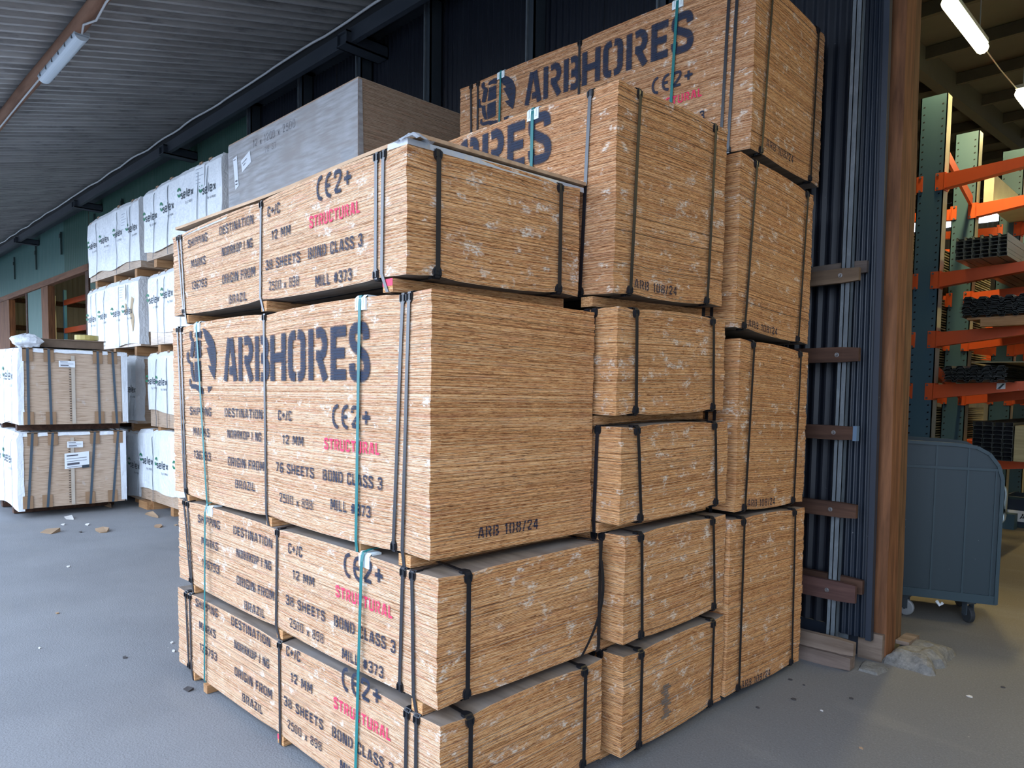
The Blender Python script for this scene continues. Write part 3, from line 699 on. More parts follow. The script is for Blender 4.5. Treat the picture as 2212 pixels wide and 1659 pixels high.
# ------------------------------------------------------------------ stencil glyphs
def ck(p, n=2):
    for _ in range(n):
        q = [p[0]]
        for a, b in zip(p, p[1:]): q += [(a[0]*.75+b[0]*.25, a[1]*.75+b[1]*.25), (a[0]*.25+b[0]*.75, a[1]*.25+b[1]*.75)]
        p = q+[p[-1]]
    return p
ST = [(.1, 0), (.1, 1)]
PB = ck([(.27, .9), (.46, .93), (.56, .70), (.48, .46), (.27, .48)], 1)
G = {
 'A': (.66, [[(.09, 0), (.29, 1)], [(.39, 1), (.57, 0)], [(.29, .24), (.45, .24)]]),
 'B': (.66, [ST, ck([(.27, .9), (.46, .93), (.54, .72), (.46, .53), (.29, .52)], 1), ck([(.29, .48), (.48, .48), (.58, .27), (.48, .07), (.27, .1)], 1)]),
 'C': (.60, [ck([(.5, .68), (.50, .92), (.3, .95), (.1, .92), (.1, .5), (.1, .08), (.3, .05), (.50, .08), (.5, .32)])]),
 'D': (.66, [ST, [(.28, .91), (.44, .90), (.55, .76), (.57, .5), (.55, .24), (.44, .10), (.28, .09)]]),
 'E': (.54, [ST, [(.12, .9), (.48, .9)], [(.12, .5), (.44, .5)], [(.12, .1), (.48, .1)]]),
 'F': (.52, [ST, [(.12, .9), (.47, .9)], [(.12, .5), (.42, .5)]]),
 'G': (.62, [ck([(.5, .68), (.50, .92), (.3, .95), (.1, .92), (.1, .5), (.1, .08), (.3, .05), (.52, .08), (.52, .42)]), [(.34, .42), (.58, .42)]]),
 'H': (.62, [ST, [(.52, 0), (.52, 1)], [(.1, .5), (.52, .5)]]),
 'I': (.22, [ST]),
 'K': (.62, [ST, [(.2, .45), (.52, 1)], [(.28, .56), (.55, 0)]]),
 'L': (.52, [ST, [(.12, .1), (.47, .1)]]),
 'M': (.78, [ST, [(.68, 0), (.68, 1)], [(.16, 1), (.37, .25)], [(.41, .25), (.62, 1)]]),
 'N': (.64, [ST, [(.54, 0), (.54, 1)], [(.14, 1), (.50, 0)]]),
 'O': (.64, [ck([(.28, .93), (.1, .9), (.1, .5), (.1, .1), (.28, .07)]), ck([(.36, .93), (.54, .9), (.54, .5), (.54, .1), (.36, .07)])]),
 'P': (.60, [ST, PB]),
 'R': (.64, [ST, PB, [(.36, .44), (.56, 0)]]),
 'S': (.60, [ck([(.50, .72), (.48, .93), (.3, .95), (.1, .92), (.08, .66), (.3, .52), (.52, .38), (.52, .08), (.3, .05), (.1, .08), (.09, .3)])]),
 'T': (.58, [[(.02, .9), (.56, .9)], [(.29, .84), (.29, 0)]]),
 'U': (.62, [ck([(.1, 1), (.1, .5), (.1, .06), (.31, .04), (.52, .06), (.52, .5), (.52, 1)])]),
 'X': (.60, [[(.1, 1), (.5, 0)], [(.5, 1), (.1, 0)]]),
 'x': (.50, [[(.08, .6), (.42, 0)], [(.42, .6), (.08, 0)]]),
 'Z': (.56, [[(.06, .9), (.5, .9)], [(.46, .9), (.1, .1)], [(.06, .1), (.5, .1)]]),
 '1': (.36, [[(.22, 0), (.22, 1)], [(.05, .76), (.2, .95)]]),
 '2': (.58, [ck([(.1, .7), (.1, .93), (.3, .95), (.5, .92), (.5, .65), (.3, .4), (.1, .12)]), [(.12, .1), (.52, .1)]]),
 '3': (.58, [ck([(.1, .75), (.12, .93), (.3, .95), (.5, .92), (.5, .58), (.26, .53)]), ck([(.26, .49), (.52, .45), (.52, .08), (.3, .05), (.1, .08), (.09, .28)])]),
 '4': (.58, [[(.42, 0), (.42, 1)], [(.34, .95), (.08, .32)], [(.08, .28), (.54, .28)]]),
 '5': (.58, [[(.14, .9), (.5, .9)], [(.14, .9), (.13, .52)], ck([(.13, .55), (.35, .62), (.52, .5), (.52, .1), (.3, .04), (.1, .08), (.09, .25)])]),
 '6': (.58, [ck([(.48, .78), (.46, .95), (.2, .96), (.1, .7), (.1, .3), (.12, .05), (.32, .04), (.5, .1), (.5, .48), (.3, .55), (.18, .45)])]),
 '7': (.54, [[(.04, .9), (.48, .9)], [(.46, .86), (.2, 0)]]),
 '8': (.62, [[(.27, .95), (.13, .88), (.10, .74), (.14, .62), (.26, .52), (.11, .40), (.08, .24), (.12, .12), (.27, .05)], [(.35, .95), (.49, .88), (.52, .74), (.48, .62), (.36, .52), (.51, .40), (.54, .24), (.50, .12), (.35, .05)]]),
 '9': (.58, [ck([(.10, .22), (.12, .05), (.38, .04), (.48, .3), (.48, .7), (.46, .95), (.26, .96), (.08, .9), (.08, .52), (.28, .45), (.4, .55)])]),
 '0': (.60, [ck([(.26, .93), (.1, .9), (.1, .5), (.1, .1), (.26, .07)]), ck([(.34, .93), (.5, .9), (.5, .5), (.5, .1), (.34, .07)])]),
 '+': (.54, [[(.27, .22), (.27, .82)], [(.04, .52), (.5, .52)]]),
 '/': (.40, [[(.08, 0), (.32, 1)]]),
 '#': (.62, [[(.2, .05), (.26, .95)], [(.38, .05), (.44, .95)], [(.04, .34), (.56, .34)], [(.06, .66), (.58, .66)]]),
 '(': (.50, [ck([(.46, 1.0), (.2, .9), (.1, .5), (.2, .1), (.46, 0)])]),
 ')': (.54, [ck([(.48, 1.0), (.2, .9), (.1, .5), (.2, .1), (.48, 0)]), [(.2, .5), (.42, .5)]]),
 's': (.42, [ck([(.36, .52), (.2, .64), (.06, .5), (.2, .34), (.38, .2), (.22, -.02), (.04, .1)])]),
 'e': (.50, [[(.1, .32), (.42, .32)], ck([(.42, .32), (.42, .62), (.24, .66), (.06, .62), (.06, .0), (.26, -.03), (.42, .08)])]),
 'l': (.24, [[(.12, 0), (.12, 1)]]),
 'b': (.50, [[(.1, 0), (.1, 1)], ck([(.1, .5), (.4, .7), (.44, .3), (.38, -.05), (.1, .1)])]),
 'y': (.46, [[(.06, .6), (.24, 0)], [(.42, .6), (.16, -.35)]]),
 'c': (.44, [ck([(.4, .5), (.24, .66), (.06, .6), (.06, 0), (.24, -.04), (.4, .1)])]),
 'r': (.34, [[(.1, 0), (.1, .62)], ck([(.1, .4), (.2, .62), (.32, .6)])]),
 'p': (.50, [[(.1, -.35), (.1, .62)], ck([(.1, .5), (.4, .7), (.44, .3), (.38, -.05), (.1, .1)])]),
 'o': (.50, [ck([(.26, .63), (.06, .6), (.06, .3), (.06, 0), (.26, -.02), (.44, 0), (.44, .3), (.44, .6), (.26, .63)])]),
 'g': (.50, [ck([(.42, .5), (.2, .68), (.06, .5), (.1, 0), (.42, .1)]), [(.42, .62), (.4, -.3), ], [(.4, -.3), (.1, -.3)]]),
 'Å': (.66, [[(.09, 0), (.33, .86)], [(.33, .86), (.57, 0)], [(.2, .26), (.46, .26)], ck([(.33, .93), (.26, 1.0), (.33, 1.08), (.4, 1.0), (.33, .93)], 1)]),
 ' ': (.32, []), '.': (.2, [[(.08, 0), (.08, .12)]]),
}
def text(fmap, s, uL, v0, uR, v1, hw, mat, parent, name='stencil_text', label=None, gap=.14, du=0, wave=0.0):
    """fmap(u, v, layer) -> point; uL..uR text extent on the face, v0..v1 baseline and cap height, hw = half stroke as a share of the height"""
    tot = sum(G[c][0]+gap for c in s)-gap; kx = (uR-uL)/tot; kv = (v1-v0); sg = 1 if uR > uL else -1
    m = MB(); X = 0; lay = 0; hwm = hw*kv; o = None
    for c in s:
        if c == ' ' and m.f: o = m.build(name, mat, parent, label); m = MB()
        wdt, st = G[c]
        for pl in st:
            P = [(uL+(X+a)*kx, v0+b*kv) for a, b in pl]
            # clamp ends so strokes stay inside the cap height
            n = len(P); L, R = [], []
            for i in range(n):
                a = P[max(i-1, 0)]; b = P[min(i+1, n-1)]
                dx, dy = (b[0]-a[0]), (b[1]-a[1]); l = math.hypot(dx, dy) or 1
                nx, ny = -dy/l, dx/l
                L.append((P[i][0]+nx*hwm, P[i][1]+ny*hwm)); R.append((P[i][0]-nx*hwm, P[i][1]-ny*hwm))
            for i in range(n-1):
                q = [L[i], R[i], R[i+1], L[i+1]]
                m.quad([fmap(a, b, lay) for a, b in q], 0, [(a+du, b) for a, b in q]); m.soft.append([(-1, 0), (1, 0), (1, 0), (-1, 0)])
            lay += 1
        X += wdt+gap
    return m.build(name, mat, parent, label) if m.f else o
def pf(pk, which, off=0.0048):
    return lambda a, b, lay: pk.face(which, a, b, off+0.00006*(lay % 8))
TXT = [('SHIPPING', 2.235, .377, 1.928, .421), ('MARKS', 2.187, .257, 1.958, .301), ('136793', 2.182, .134, 1.946, .178),
 ('DESTINATION', 1.757, .379, 1.314, .424), ('NORRKOP I NG', 1.723, .268, 1.328, .311), ('ORIGIN FROM', 1.722, .125, 1.300, .171), ('BRAZIL', 1.634, .017, 1.401, .060),
 ('C+/C', 1.156, .383, 1.022, .428), ('12 MM', 1.113, .271, .914, .313), ('38 SHEETS', 1.182, .139, .822, .183), ('2500 x 898', 1.146, .040, .832, .082),
 ('()2+', .676, .372, .378, .462), ('STRUCTURAL', .735, .270, .314, .317), ('BOND CLASS 3', .748, .140, .296, .187), ('MILL #373', .683, .020, .377, .064)]
LOGO = [[[2.036,0.939],[1.979,0.923],[1.923,0.894],[1.885,0.861],[1.859,0.811],[1.855,0.767],[1.862,0.722],[1.88,0.658],[1.934,0.701],[1.967,0.738],[1.922,0.734],[1.949,0.778],[1.985,0.831],[1.953,0.833],[1.992,0.865],[2.02,0.907]],[[2.204,0.935],[2.223,0.927],[2.224,0.903],[2.206,0.881],[2.163,0.87],[2.163,0.884],[2.187,0.897],[2.192,0.93]],[[2.15,0.904],[2.137,0.92],[2.089,0.929],[2.048,0.923],[2.055,0.882],[2.096,0.893],[2.144,0.897]],[[2.2,0.874],[2.151,0.874],[2.158,0.835],[2.178,0.782],[2.219,0.792],[2.21,0.837]],[[2.139,0.874],[2.061,0.875],[2.058,0.781],[2.112,0.78],[2.154,0.781],[2.146,0.83]],[[2.248,0.824],[2.271,0.815],[2.272,0.786],[2.257,0.762],[2.223,0.752],[2.21,0.761],[2.234,0.781],[2.235,0.819]],[[2.22,0.764],[2.179,0.76],[2.174,0.718],[2.158,0.652],[2.183,0.655],[2.212,0.704]],[[2.155,0.762],[2.065,0.763],[2.062,0.656],[2.11,0.652],[2.152,0.65],[2.16,0.708]],[[2.225,0.671],[2.238,0.657],[2.233,0.633],[2.202,0.614],[2.141,0.61],[2.082,0.587],[2.029,0.582],[2.046,0.619],[2.075,0.624],[2.14,0.638],[2.208,0.64],[2.213,0.667]],[[1.976,0.624],[1.912,0.624],[1.966,0.588]]]
def stencils(pk, parent, big=False, du=0.0, dv=0.0, words=None):
    f = pf(pk, 'long')
    for (s, a, b, c, d) in TXT:
        if words and s not in words: continue
        if big:  # the tall pack carries the same plate slightly higher up
            k = {'SHIPPING': .088, 'MARKS': .093, '136793': .088, 'DESTINATION': .088, 'NORRKOP I NG': .090, 'ORIGIN FROM': .090, 'BRAZIL': .092, 'C+/C': .086, '12 MM': .089, '38 SHEETS': .088, '2500 x 898': .048, '()2+': .084, 'STRUCTURAL': .090, 'BOND CLASS 3': .087, 'MILL #373': .091}[s]
            s2 = '76 SHEETS' if s == '38 SHEETS' else s
        else: k = dv; s2 = s
        red = s == 'STRUCTURAL'
        thin = s == '2500 x 898'
        text(f, s2, a+du, b+k, c+du, d+k, (.095 if thin else .122 if not s == '()2+' else .11), REDINK if red else INK, parent,
             label='red sprayed word STRUCTURAL' if red else None, gap=.12, du=pk.seed)
    if big:
        for ch, ua, ub_ in (('A', 1.765, 1.596), ('R', 1.586, 1.409), ('B', 1.395, 1.236), ('H', 1.235, 1.072), ('O', 1.060, .890), ('R', .873, .702), ('E', .686, .543), ('S', .538, .385)):
            text(f, ch, ua, .652, ub_, .868, .128, INK, parent, name='stencil_letter', du=pk.seed, label='large navy letter '+ch)
        m = MB()
        for poly in LOGO:
            # light smoothing, then fan from the centroid
            p = [tuple(q) for q in poly]
            m.quad([f(a, b, 0) for a, b in p], 0, [(a+pk.seed, b) for a, b in p]); m.soft.append([(0, 0)]*len(p))
        m.build('emblem', INK, parent, 'navy stencilled emblem, slatted drum beside a saw-toothed crescent')
def arb(pk, parent, w0=.219, w1=.548, v0=.055, v1=.097):
    text(pf(pk, 'short', 0.011), 'ARB 108/24', w0, v0, w1, v1, .115, INKD, parent, gap=.13, du=pk.seed)

PAR = dict(
 A1=(-0.135,-0.789,0.053,0.453,2.496,0.908,-0.001,0,0.018), A2=(-0.166,-0.783,0.554,0.481,2.498,0.897,-0.007,0,0.008),
 A3=(-0.226,-0.775,1.085,0.970,2.492,0.895,-0.004,0.006,-0.006), A4=(-0.339,-0.803,2.111,0.472,2.497,0.903,-0.036,-0.003,0.012),
 B1=(-0.084,0.204,0.055,0.467,2.5,0.894,0.011,0,0.003), B2=(-0.090,0.205,0.572,0.495,2.5,0.890,0.012,0,-0.001),
 B3=(-0.088,0.156,1.118,0.434,2.5,0.905,-0.002,0,0.012), B4=(-0.118,0.151,1.599,0.473,2.5,0.897,-0.005,0,0.021),
 B5=(-0.149,0.154,2.131,0.901,2.5,0.903,-0.005,0,0.028), C4=(-0.202,1.412,3.063,0.957,2.474,0.921,0.010,-0.011,-0.023),
 C3=(-0.124,1.168,2.058,0.913,2.5,0.923,0.012,0,-0.043), C2=(-0.088,1.163,1.070,0.928,2.5,0.889,0.025,0,-0.035),
 C1=(-0.081,1.114,0.071,0.966,2.5,0.889,-0.010,0,-0.026))
SEED = {k: i+1 for i, k in enumerate(PAR)}
def crates(key, label, scuff, nsh, indiv, crs, lens=(0.13, 0.78), gapz=0.05, jit=0.0015, bulge=0.005, dip=0.009, clips=True, bear=((.087, .154), (1.18, 1.24), (2.255, 2.30)), redb=None, bearermat=None):
    pk = Pack(PAR[key], SEED[key], jit=jit, bulge=bulge, dip=dip, lens=lens)
    t = thing('plywood_pack', label, 'plywood pack', 'strapped plywood packs')
    pk.sheets(nsh, t, scuff, indiv)
    for (ut, ub, br) in crs:
        cu = None
        if br:
            for (a, b) in bear:
                if abs((a+b)/2-ub) < 0.12: cu = (a+b)/2
        cross_strap(pk, ut, ub, t, gapz if br else 0, cu=cu)
        if clips:
            clip(pk, 'long', ut, True, t)
            if not br: clip(pk, 'long', ub, False, t)
    for q in lens:
        wt, wb = q if isinstance(q, tuple) else (q, q)
        len_strap(pk, wt, wb, t); clip(pk, 'short', wt, True, t, e=.011); clip(pk, 'short', wb, False, t, e=.011)
    for i, (a, b) in enumerate(bear): bearer(pk, a, b, gapz, t, red=(redb == i), mat=bearermat, layers=2 if i != 0 or redb is None else 1)
    return pk, t
def Pk(key, **k): return crates(key, **k)

# front pile
A1, tA1 = crates('A1', 'lowest plywood pack of the near pile, standing on the ground, navy stencils', 1.0, 38, True,
    ((.199, .205, 0), (.139, .139, 1), (1.209, 1.204, 1), (2.366, 2.33, 0), (2.305, 2.29, 1)), redb=1)
stencils(A1, tA1, du=-.012, dv=.022)
A2, tA2 = crates('A2', 'second plywood pack up in the near pile, loose black strap on its end', 1.0, 38, True,
    ((.206, .223, 0), (.148, .134, 1), (1.219, 1.235, 1), (2.396, 2.31, 0), (2.339, 2.289, 1)), lens=(.133,))
stencils(A2, tA2, du=-.042, dv=0.0)
m_pts = []; nn_ = []
for i in range(15):
    f = i/14; v = 0.40-0.40*f; wv = .893-.12*f**1.8; out = 0.012+0.030*sin(pi*f)
    m_pts.append(A2.P(-out, wv, v)); nn_.append(Vector((1, 0, 0)))
ribbon(m_pts, nn_, Vector((0, 1, 0)), .018, .0015).build('loose_strap', BLACKSTRAP, tA2, 'black strap end hanging in a slack curve')
len_strap(A2, .889, .889, tA2)
A3, tA3 = crates('A3', 'tall near plywood pack with large ARBHORES lettering, emblem and bare unstrapped end', 0, 76, True,
    ((.166, .218, 0), (.127, .160, 1), (1.291, 1.278, 1), (2.402, 2.322, 1), (2.349, 2.301, 0)), lens=(), bear=((.115, .191), (1.232, 1.29), (2.27, 2.33)), bulge=.010)
stencils(A3, tA3, big=True); arb(A3, tA3)
A4, tA4 = crates('A4', 'topmost plywood pack of the near pile, under a loose cover sheet and plastic film', 1.0, 38, True,
    ((.196, .198, 0), (.147, .154, 1), (1.223, 1.238, 1), (2.404, 2.32, 0), (2.349, 2.295, 1)), lens=(.132, .776), redb=0, gapz=.054)
stencils(A4, tA4)
# green straps
def green(pk, ut, ub, zb, bearer_, label, parent, wdt=.019, card=True, lift=.0095):
    m_ = cross_strap(pk, ut, ub, parent, bearer_, GREENSTRAP, wdt, 'green_strap', zbot=zb, lift=lift)
    if card: clip(pk, 'long', ut, True, parent, WHITECARD, .075, .05, .0085, .004, 'corner_card')
    return m_
green(A3, .449, .474, 0, .048, '', tA3); green(A3, 2.109, 1.99, 0, .048, '', tA3)
for a, b in ((.455, .497), (1.962, 2.004)): bearer(A3, a, b, .052, tA3, mat=PINE, name='pine_bearer')
g = thing('green_strapping', 'teal strap over the STRUCTURAL lettering of the two lowest near packs', 'strap', 'teal straps round the two lowest packs')
green(A2, .468, .515, -.50, .045, '', g, lift=.018)
g = thing('green_strapping', 'teal strap over the shipping marks of the two lowest near packs', 'strap', 'teal straps round the two lowest packs')
green(A2, 2.019, 2.055, -.50, .045, '', g, lift=.030)
for a, b in ((.47, .52), (2.03, 2.08)): bearer(A1, a, b, .052, tA1, mat=PINE, name='pine_bearer', w0=-0.02)
# cover sheet + film on top of the near pile
def slab(pts, thk, mi=0, m=None, n=14, sag=None):
    m = m or MB(); a, b, c_, d = [Vector(p) for p in pts]; G_ = {}
    for i in range(n+1):
        for j in range(5):
            u, v = i/n, j/4; p = (a*(1-u)+b*u)*(1-v)+(d*(1-u)+c_*u)*v
            if sag: p.z += sag(u, v)
            G_[i, j] = p
    up = Vector((0, 0, thk))
    for i in range(n):
        for j in range(4):
            m.quad([G_[i, j]+up, G_[i+1, j]+up, G_[i+1, j+1]+up, G_[i, j+1]+up], mi); m.quad([G_[i, j], G_[i, j+1], G_[i+1, j+1], G_[i+1, j]], mi)
    for i in range(n):
        for j in (0, 4): m.quad([G_[i, j], G_[i+1, j], G_[i+1, j]+up, G_[i, j]+up], mi, [(i*.2, 0), (i*.2+.2, 0), (i*.2+.2, thk), (i*.2, thk)])
    for j in range(4):
        for i in (0, n): m.quad([G_[i, j], G_[i, j+1], G_[i, j+1]+up, G_[i, j]+up], mi, [(j*.2, 0), (j*.2+.2, 0), (j*.2+.2, thk), (j*.2, thk)])
    return m
zt = 2.600
m = slab([(-2.74, -0.735, zt+.008), (-0.327, -0.765, zt), (-0.300, 0.135, zt+.010), (-2.72, 0.165, zt+.01)], .014, n=20, sag=lambda u, v: .004*sin(u*9)+.012*exp(-u*8))
m.v = m.v
o = m.build('cover_sheet', [wood('coversheet', (0.34, 0.20, 0.11), (0.56, 0.38, 0.24), 3, 20, 20, 0.75)])
tag(o, 'thin loose brown cover sheet lying on top of the near pile', 'sheet')
FILM = NB('crumpled_film', 0.25, 0, 0.6); FILM.col((0.50, 0.53, 0.57)); fn = FILM.noise(FILM.wpos(), 25, 3); FILM.bump(fn, 0.6, 0.01)
FILM.b.inputs['Alpha'].default_value = 0.8
m = MB()
ring = []
for i in range(41):
    f = i/40
    if f < .5: p = Vector((-2.70+(2.36)*(f/.5), -0.800-.06*(f/.5)*0+.088*0, 0)); p.y = -0.715-.088*(f/.5); on = Vector((0, -1, 0))
    else: p = Vector((-.340+.028*((f-.5)/.5), -.803+.93*((f-.5)/.5), 0)); on = Vector((1, 0, 0))
    k = noise.noise(Vector((f*40, 1, 0)))
    zt_ = A4.z+A4.h+.012*max(0, (p.y+.8)) + (.006 if f < .5 else .004)
    ring.append((p-on*.03+Vector((0, 0, zt_+.010)), p+on*(.004+.004*abs(k))+Vector((0, 0, zt_+.004)), p+on*(.006+.004*abs(k))+Vector((0, 0, zt_-.018-.022*max(0, k)))))
for q_, (a, b) in enumerate(zip(ring, ring[1:])):
    if 5 < q_ < 19: continue
    for i in range(2): m.quad([a[i], b[i], b[i+1], a[i+1]])
o = m.build('film_strip', FILM.m, smooth=True); tag(o, 'crumpled translucent film squeezed under the loose cover sheet', 'film')
m = MB(); G2 = {}
for i in range(9):
    for j in range(7):
        u, v = i/8, j/6; x = -.40+.11*u; y = -.815+.10*v; d = max(0, 1-2.1*math.hypot(u-.5, v-.5))
        G2[i, j] = (x, y, zt-.014+.035*d**.5+.012*noise.noise(Vector((x*60, y*60, 2))))
for i in range(8):
    for j in range(6): m.quad([G2[i, j], G2[i+1, j], G2[i+1, j+1], G2[i, j+1]])
o = m.build('film_bunch', FILM.m, smooth=True); tag(o, 'bunched white plastic at the corner under the cover sheet', 'film')

# middle pile
BC = ((.175, .19, 0), (.13, .14, 1), (1.25, 1.25, 1), (2.37, 2.33, 0), (2.32, 2.29, 1))
for key, lab, ws, nsh in (('B1', 'lowest plywood pack of the middle pile, on the ground, dark smudge on its scuffed end', (.13, .772), 38),
                     ('B2', 'second plywood pack up in the middle pile, beside the loose-strapped one', ((.11, .132), (.745, .785)), 40),
                     ('B3', 'third plywood pack up in the middle pile, with a dusty grey top', ((.106, .145), (.761, .795)), 36),
                     ('B4', 'fourth plywood pack up in the middle pile, heavily scuffed end, beneath the tall one', ((.12, .133), (.764, .788)), 39),
                     ('B5', 'topmost tall plywood pack of the middle pile, letters RES showing above the near pile', ((.145, .108), (.777, .747)), 75)):
    crs = BC if key != 'B5' else ((.152, .187, 0), (1.25, 1.25, 1), (2.37, 2.33, 0))
    pk = Pack(PAR[key], SEED[key], bulge=.005, dip=.007, lens=tuple(q[0] if isinstance(q, tuple) else q for q in ws))
    t = thing('plywood_pack', lab, 'plywood pack', 'strapped plywood packs')
    pk.sheets(nsh, t, 1.0, False, [ply('mid' if key == 'B5' else 'short', .6), ply('short', 1.0), ply_top()])  # long edges: same plywood in darker tones, shade put into the colour
    for (ut, ub, br) in crs:
        cross_strap(pk, ut, ub, t, .05 if br else 0); clip(pk, 'long', ut, True, t)
        if not br: clip(pk, 'long', ub, False, t)
    for q in ws:
        wt, wb = q if isinstance(q, tuple) else (q, q)
        len_strap(pk, wt, wb, t); clip(pk, 'short', wt, True, t, e=.011); clip(pk, 'short', wb, False, t, e=.011)
    for a, b in ((.087+.03, .154+.03), (1.22, 1.28), (2.255, 2.31)): bearer(pk, a, b, .05, t)
    if key == 'B5':
        stencils(pk, t, big=True); arb(pk, t, .133, .470, .028, .068)
        green(pk, .505, .512, 0, .048, '', t); green(pk, 2.05, 2.05, 0, .048, '', t)
    if key == 'B1':
        m = MB()
        for k in range(12):
            wc = .335+.012*sin(k*2.1)+.01*(k > 6); v = .25-.014*k; wd = .028+.008*sin(k*1.3)
            q = [(wc-wd, v), (wc+wd, v), (wc+wd*.9, v-.011), (wc-wd*.9, v-.011)]
            m.quad([pk.face('short', a, b, .0115) for a, b in q], 0, [(a, b) for a, b in q]); m.soft.append([(-.8, 0), (.8, 0), (.8, 0), (-.8, 0)])
        m.build('smudge', paint_mat('grey_smudge', (0.16, 0.13, 0.11)), t)

# far pile
for key, lab, ws, ar in (('C1', 'lowest plywood pack of the pile against the wall, standing by the guard boards', ((.127, .130), (.738, .771)), (.155, .493, .010, .050)),
                     ('C2', 'second plywood pack up in the pile against the wall', ((.14, .099), (.755, .734)), (.126, .469, .018, .058)),
                     ('C3', 'third plywood pack up in the pile against the wall, beneath the topmost', ((.163, .088), (.823, .764)), (.124, .476, .012, .052)),
                     ('C4', 'highest plywood pack, on the wall pile, with emblem and the full word ARBHORES', ((.181, .112), (.807, .773)), (.161, .516, .050, .092))):
    pk = Pack(PAR[key], SEED[key], bulge=.005, dip=.007, lens=tuple(q[0] for q in ws), jit=.0014)
    t = thing('plywood_pack', lab, 'plywood pack', 'strapped plywood packs')
    pk.sheets(76, t, 0.55, False, [ply('mid' if key == 'C4' else 'short', .4), ply('short', .55), ply_top()])  # wall pile likewise: shade on its long edges painted as darker plywood
    for (ut, ub, br) in (((.157, .184, 0), (.106, .137, 0), (1.255, 1.25, 1), (2.343, 2.32, 0), (2.263, 2.26, 0)) if key == 'C4' else BC):
        cross_strap(pk, ut, ub, t, .05 if br else 0); clip(pk, 'long', ut, True, t)
        if not br: clip(pk, 'long', ub, False, t)
    for wt, wb in ws:
        len_strap(pk, wt, wb, t); clip(pk, 'short', wt, True, t, e=.011); clip(pk, 'short', wb, False, t, e=.011)
    hb = .05 if key not in ('C1', 'C4') else (.068 if key == 'C1' else .075)
    for a, b in ((.45, .52), (1.22, 1.28), (2.15, 2.21)): bearer(pk, a, b, hb, t)
    if key == 'C4':
        stencils(pk, t, big=True); green(pk, .497, .54, 0, .048, '', t); green(pk, 2.01, 2.03, 0, .048, '', t)
    arb(pk, t, *ar)
    text(pf(pk, 'short', .011), 'x', 0, 0, .001, .001, .01, INK, t, 'speck') if False else None

# ------------------------------------------------------------------ film-wrapped pack
GP = (-3.355, 0.90, 3.24, 0.945, 2.44, 1.08, 0, 0, 0)
gp = Pack(GP, 31, bulge=0, dip=0, lens=(), cross=(0.1, 2.3), jit=.0008)
tg = thing('film_wrapped_pack', 'tall pack of pale boards wrapped in clear grey film, behind the near pile', 'board pack')
gp.sheets(78, tg, 0, False, [ply('grey', 0), ply('grey', 0), ply_top()])
WF = NB('stretch_film', 0.3, 0, 0.5); WF.col((0.54, 0.55, 0.57)); x_, y_, z_ = WF.sep(WF.uv())
v1_ = WF.noise(WF.comb(WF.math('MULTIPLY', x_, 3.0), WF.math('MULTIPLY', y_, 26.0)), 1.0, 4); v2_ = WF.noise(WF.comb(WF.math('MULTIPLY', x_, 2.0), WF.math('MULTIPLY', y_, 1.0)), 1.0, 2)
WF.l(WF.math('MULTIPLY_ADD', WF.math('MULTIPLY', WF.step(v1_, .3, .7), WF.step(v2_, .25, .6)), .42, .50), WF.b.inputs['Alpha'])
m = MB(); n = 24
for i in range(n):
    a, b = 2.44*i/n, 2.44*(i+1)/n
    m.quad([gp.P(a, 0, 0, 0, .006), gp.P(b, 0, 0, 0, .006), gp.P(b, 0, .93, 0, .006), gp.P(a, 0, .93, 0, .006)], 0, [(a, 0), (b, 0), (b, .93), (a, .93)])
m.quad([gp.P(0, 0, 0, .006, .006), gp.P(0, .055, 0, .006, 0), gp.P(0, .03, .93, .006, 0), gp.P(0, 0, .93, .006, .006)], 0, [(0, 0), (.1, 0), (.1, .9), (0, .9)])
m.build('stretch_film', WF.m, tg)
m = MB(); n = 12
for (a, b) in ((0.05, 0.26), (2.18, 2.42)):
    m.quad([gp.P(a, 0, 0, 0, .0075), gp.P(b, 0, 0, 0, .0075), gp.P(b, 0, .42, 0, .0075), gp.P(a, 0, .42, 0, .0075)], 0, [(a, 0), (b, 0), (b, .5), (a, .5)])
m.build('film_overlap', WF.m, tg)
m = MB(); f = lambda q: [gp.P(-3.355-a, 0, b-3.24, 0, .010) for a, b in q]
m.quad(f([(-5.675, 4.015), (-5.585, 4.035), (-5.545, 3.73), (-5.625, 3.70)])); m.build('paper_label', LABEL, tg, 'narrow upright white label')
m = MB(); m.quad(f([(-5.49, 3.96), (-5.29, 4.02), (-5.26, 3.905), (-5.465, 3.845)])); m.build('paper_label', LABEL, tg, 'tilted white label')
gf = lambda a, b, lay: gp.P(a, 0, b, 0, .0125)
for i, (a0, a1, b0, b1) in enumerate(((2.105, 2.00, .683, .690), (2.08, 2.03, .660, .668), (2.305, 2.25, .755, .762), (2.265, 2.215, .535, .55), (2.262, 2.212, .505, .515))):
    m = MB(); m.quad([gf(a0, b0, 0), gf(a1, b0+.03*(i < 2)*(1-.5*i), 0), gf(a1, b1+.03*(i < 2)*(1-.5*i), 0), gf(a0, b1, 0)]); m.build('print_line', PENCIL, tg)
gt = lambda a, b, lay: gp.P(a, 0, b+.0, 0, .009)
text(gt, '12 x 1200 x 2500', 1.87, .79, 1.02, .865, .03, PENCIL, tg, 'pen_writing'); text(gt, '78 ST', 1.62, .69, 1.38, .745, .03, PENCIL, tg, 'pen_writing')
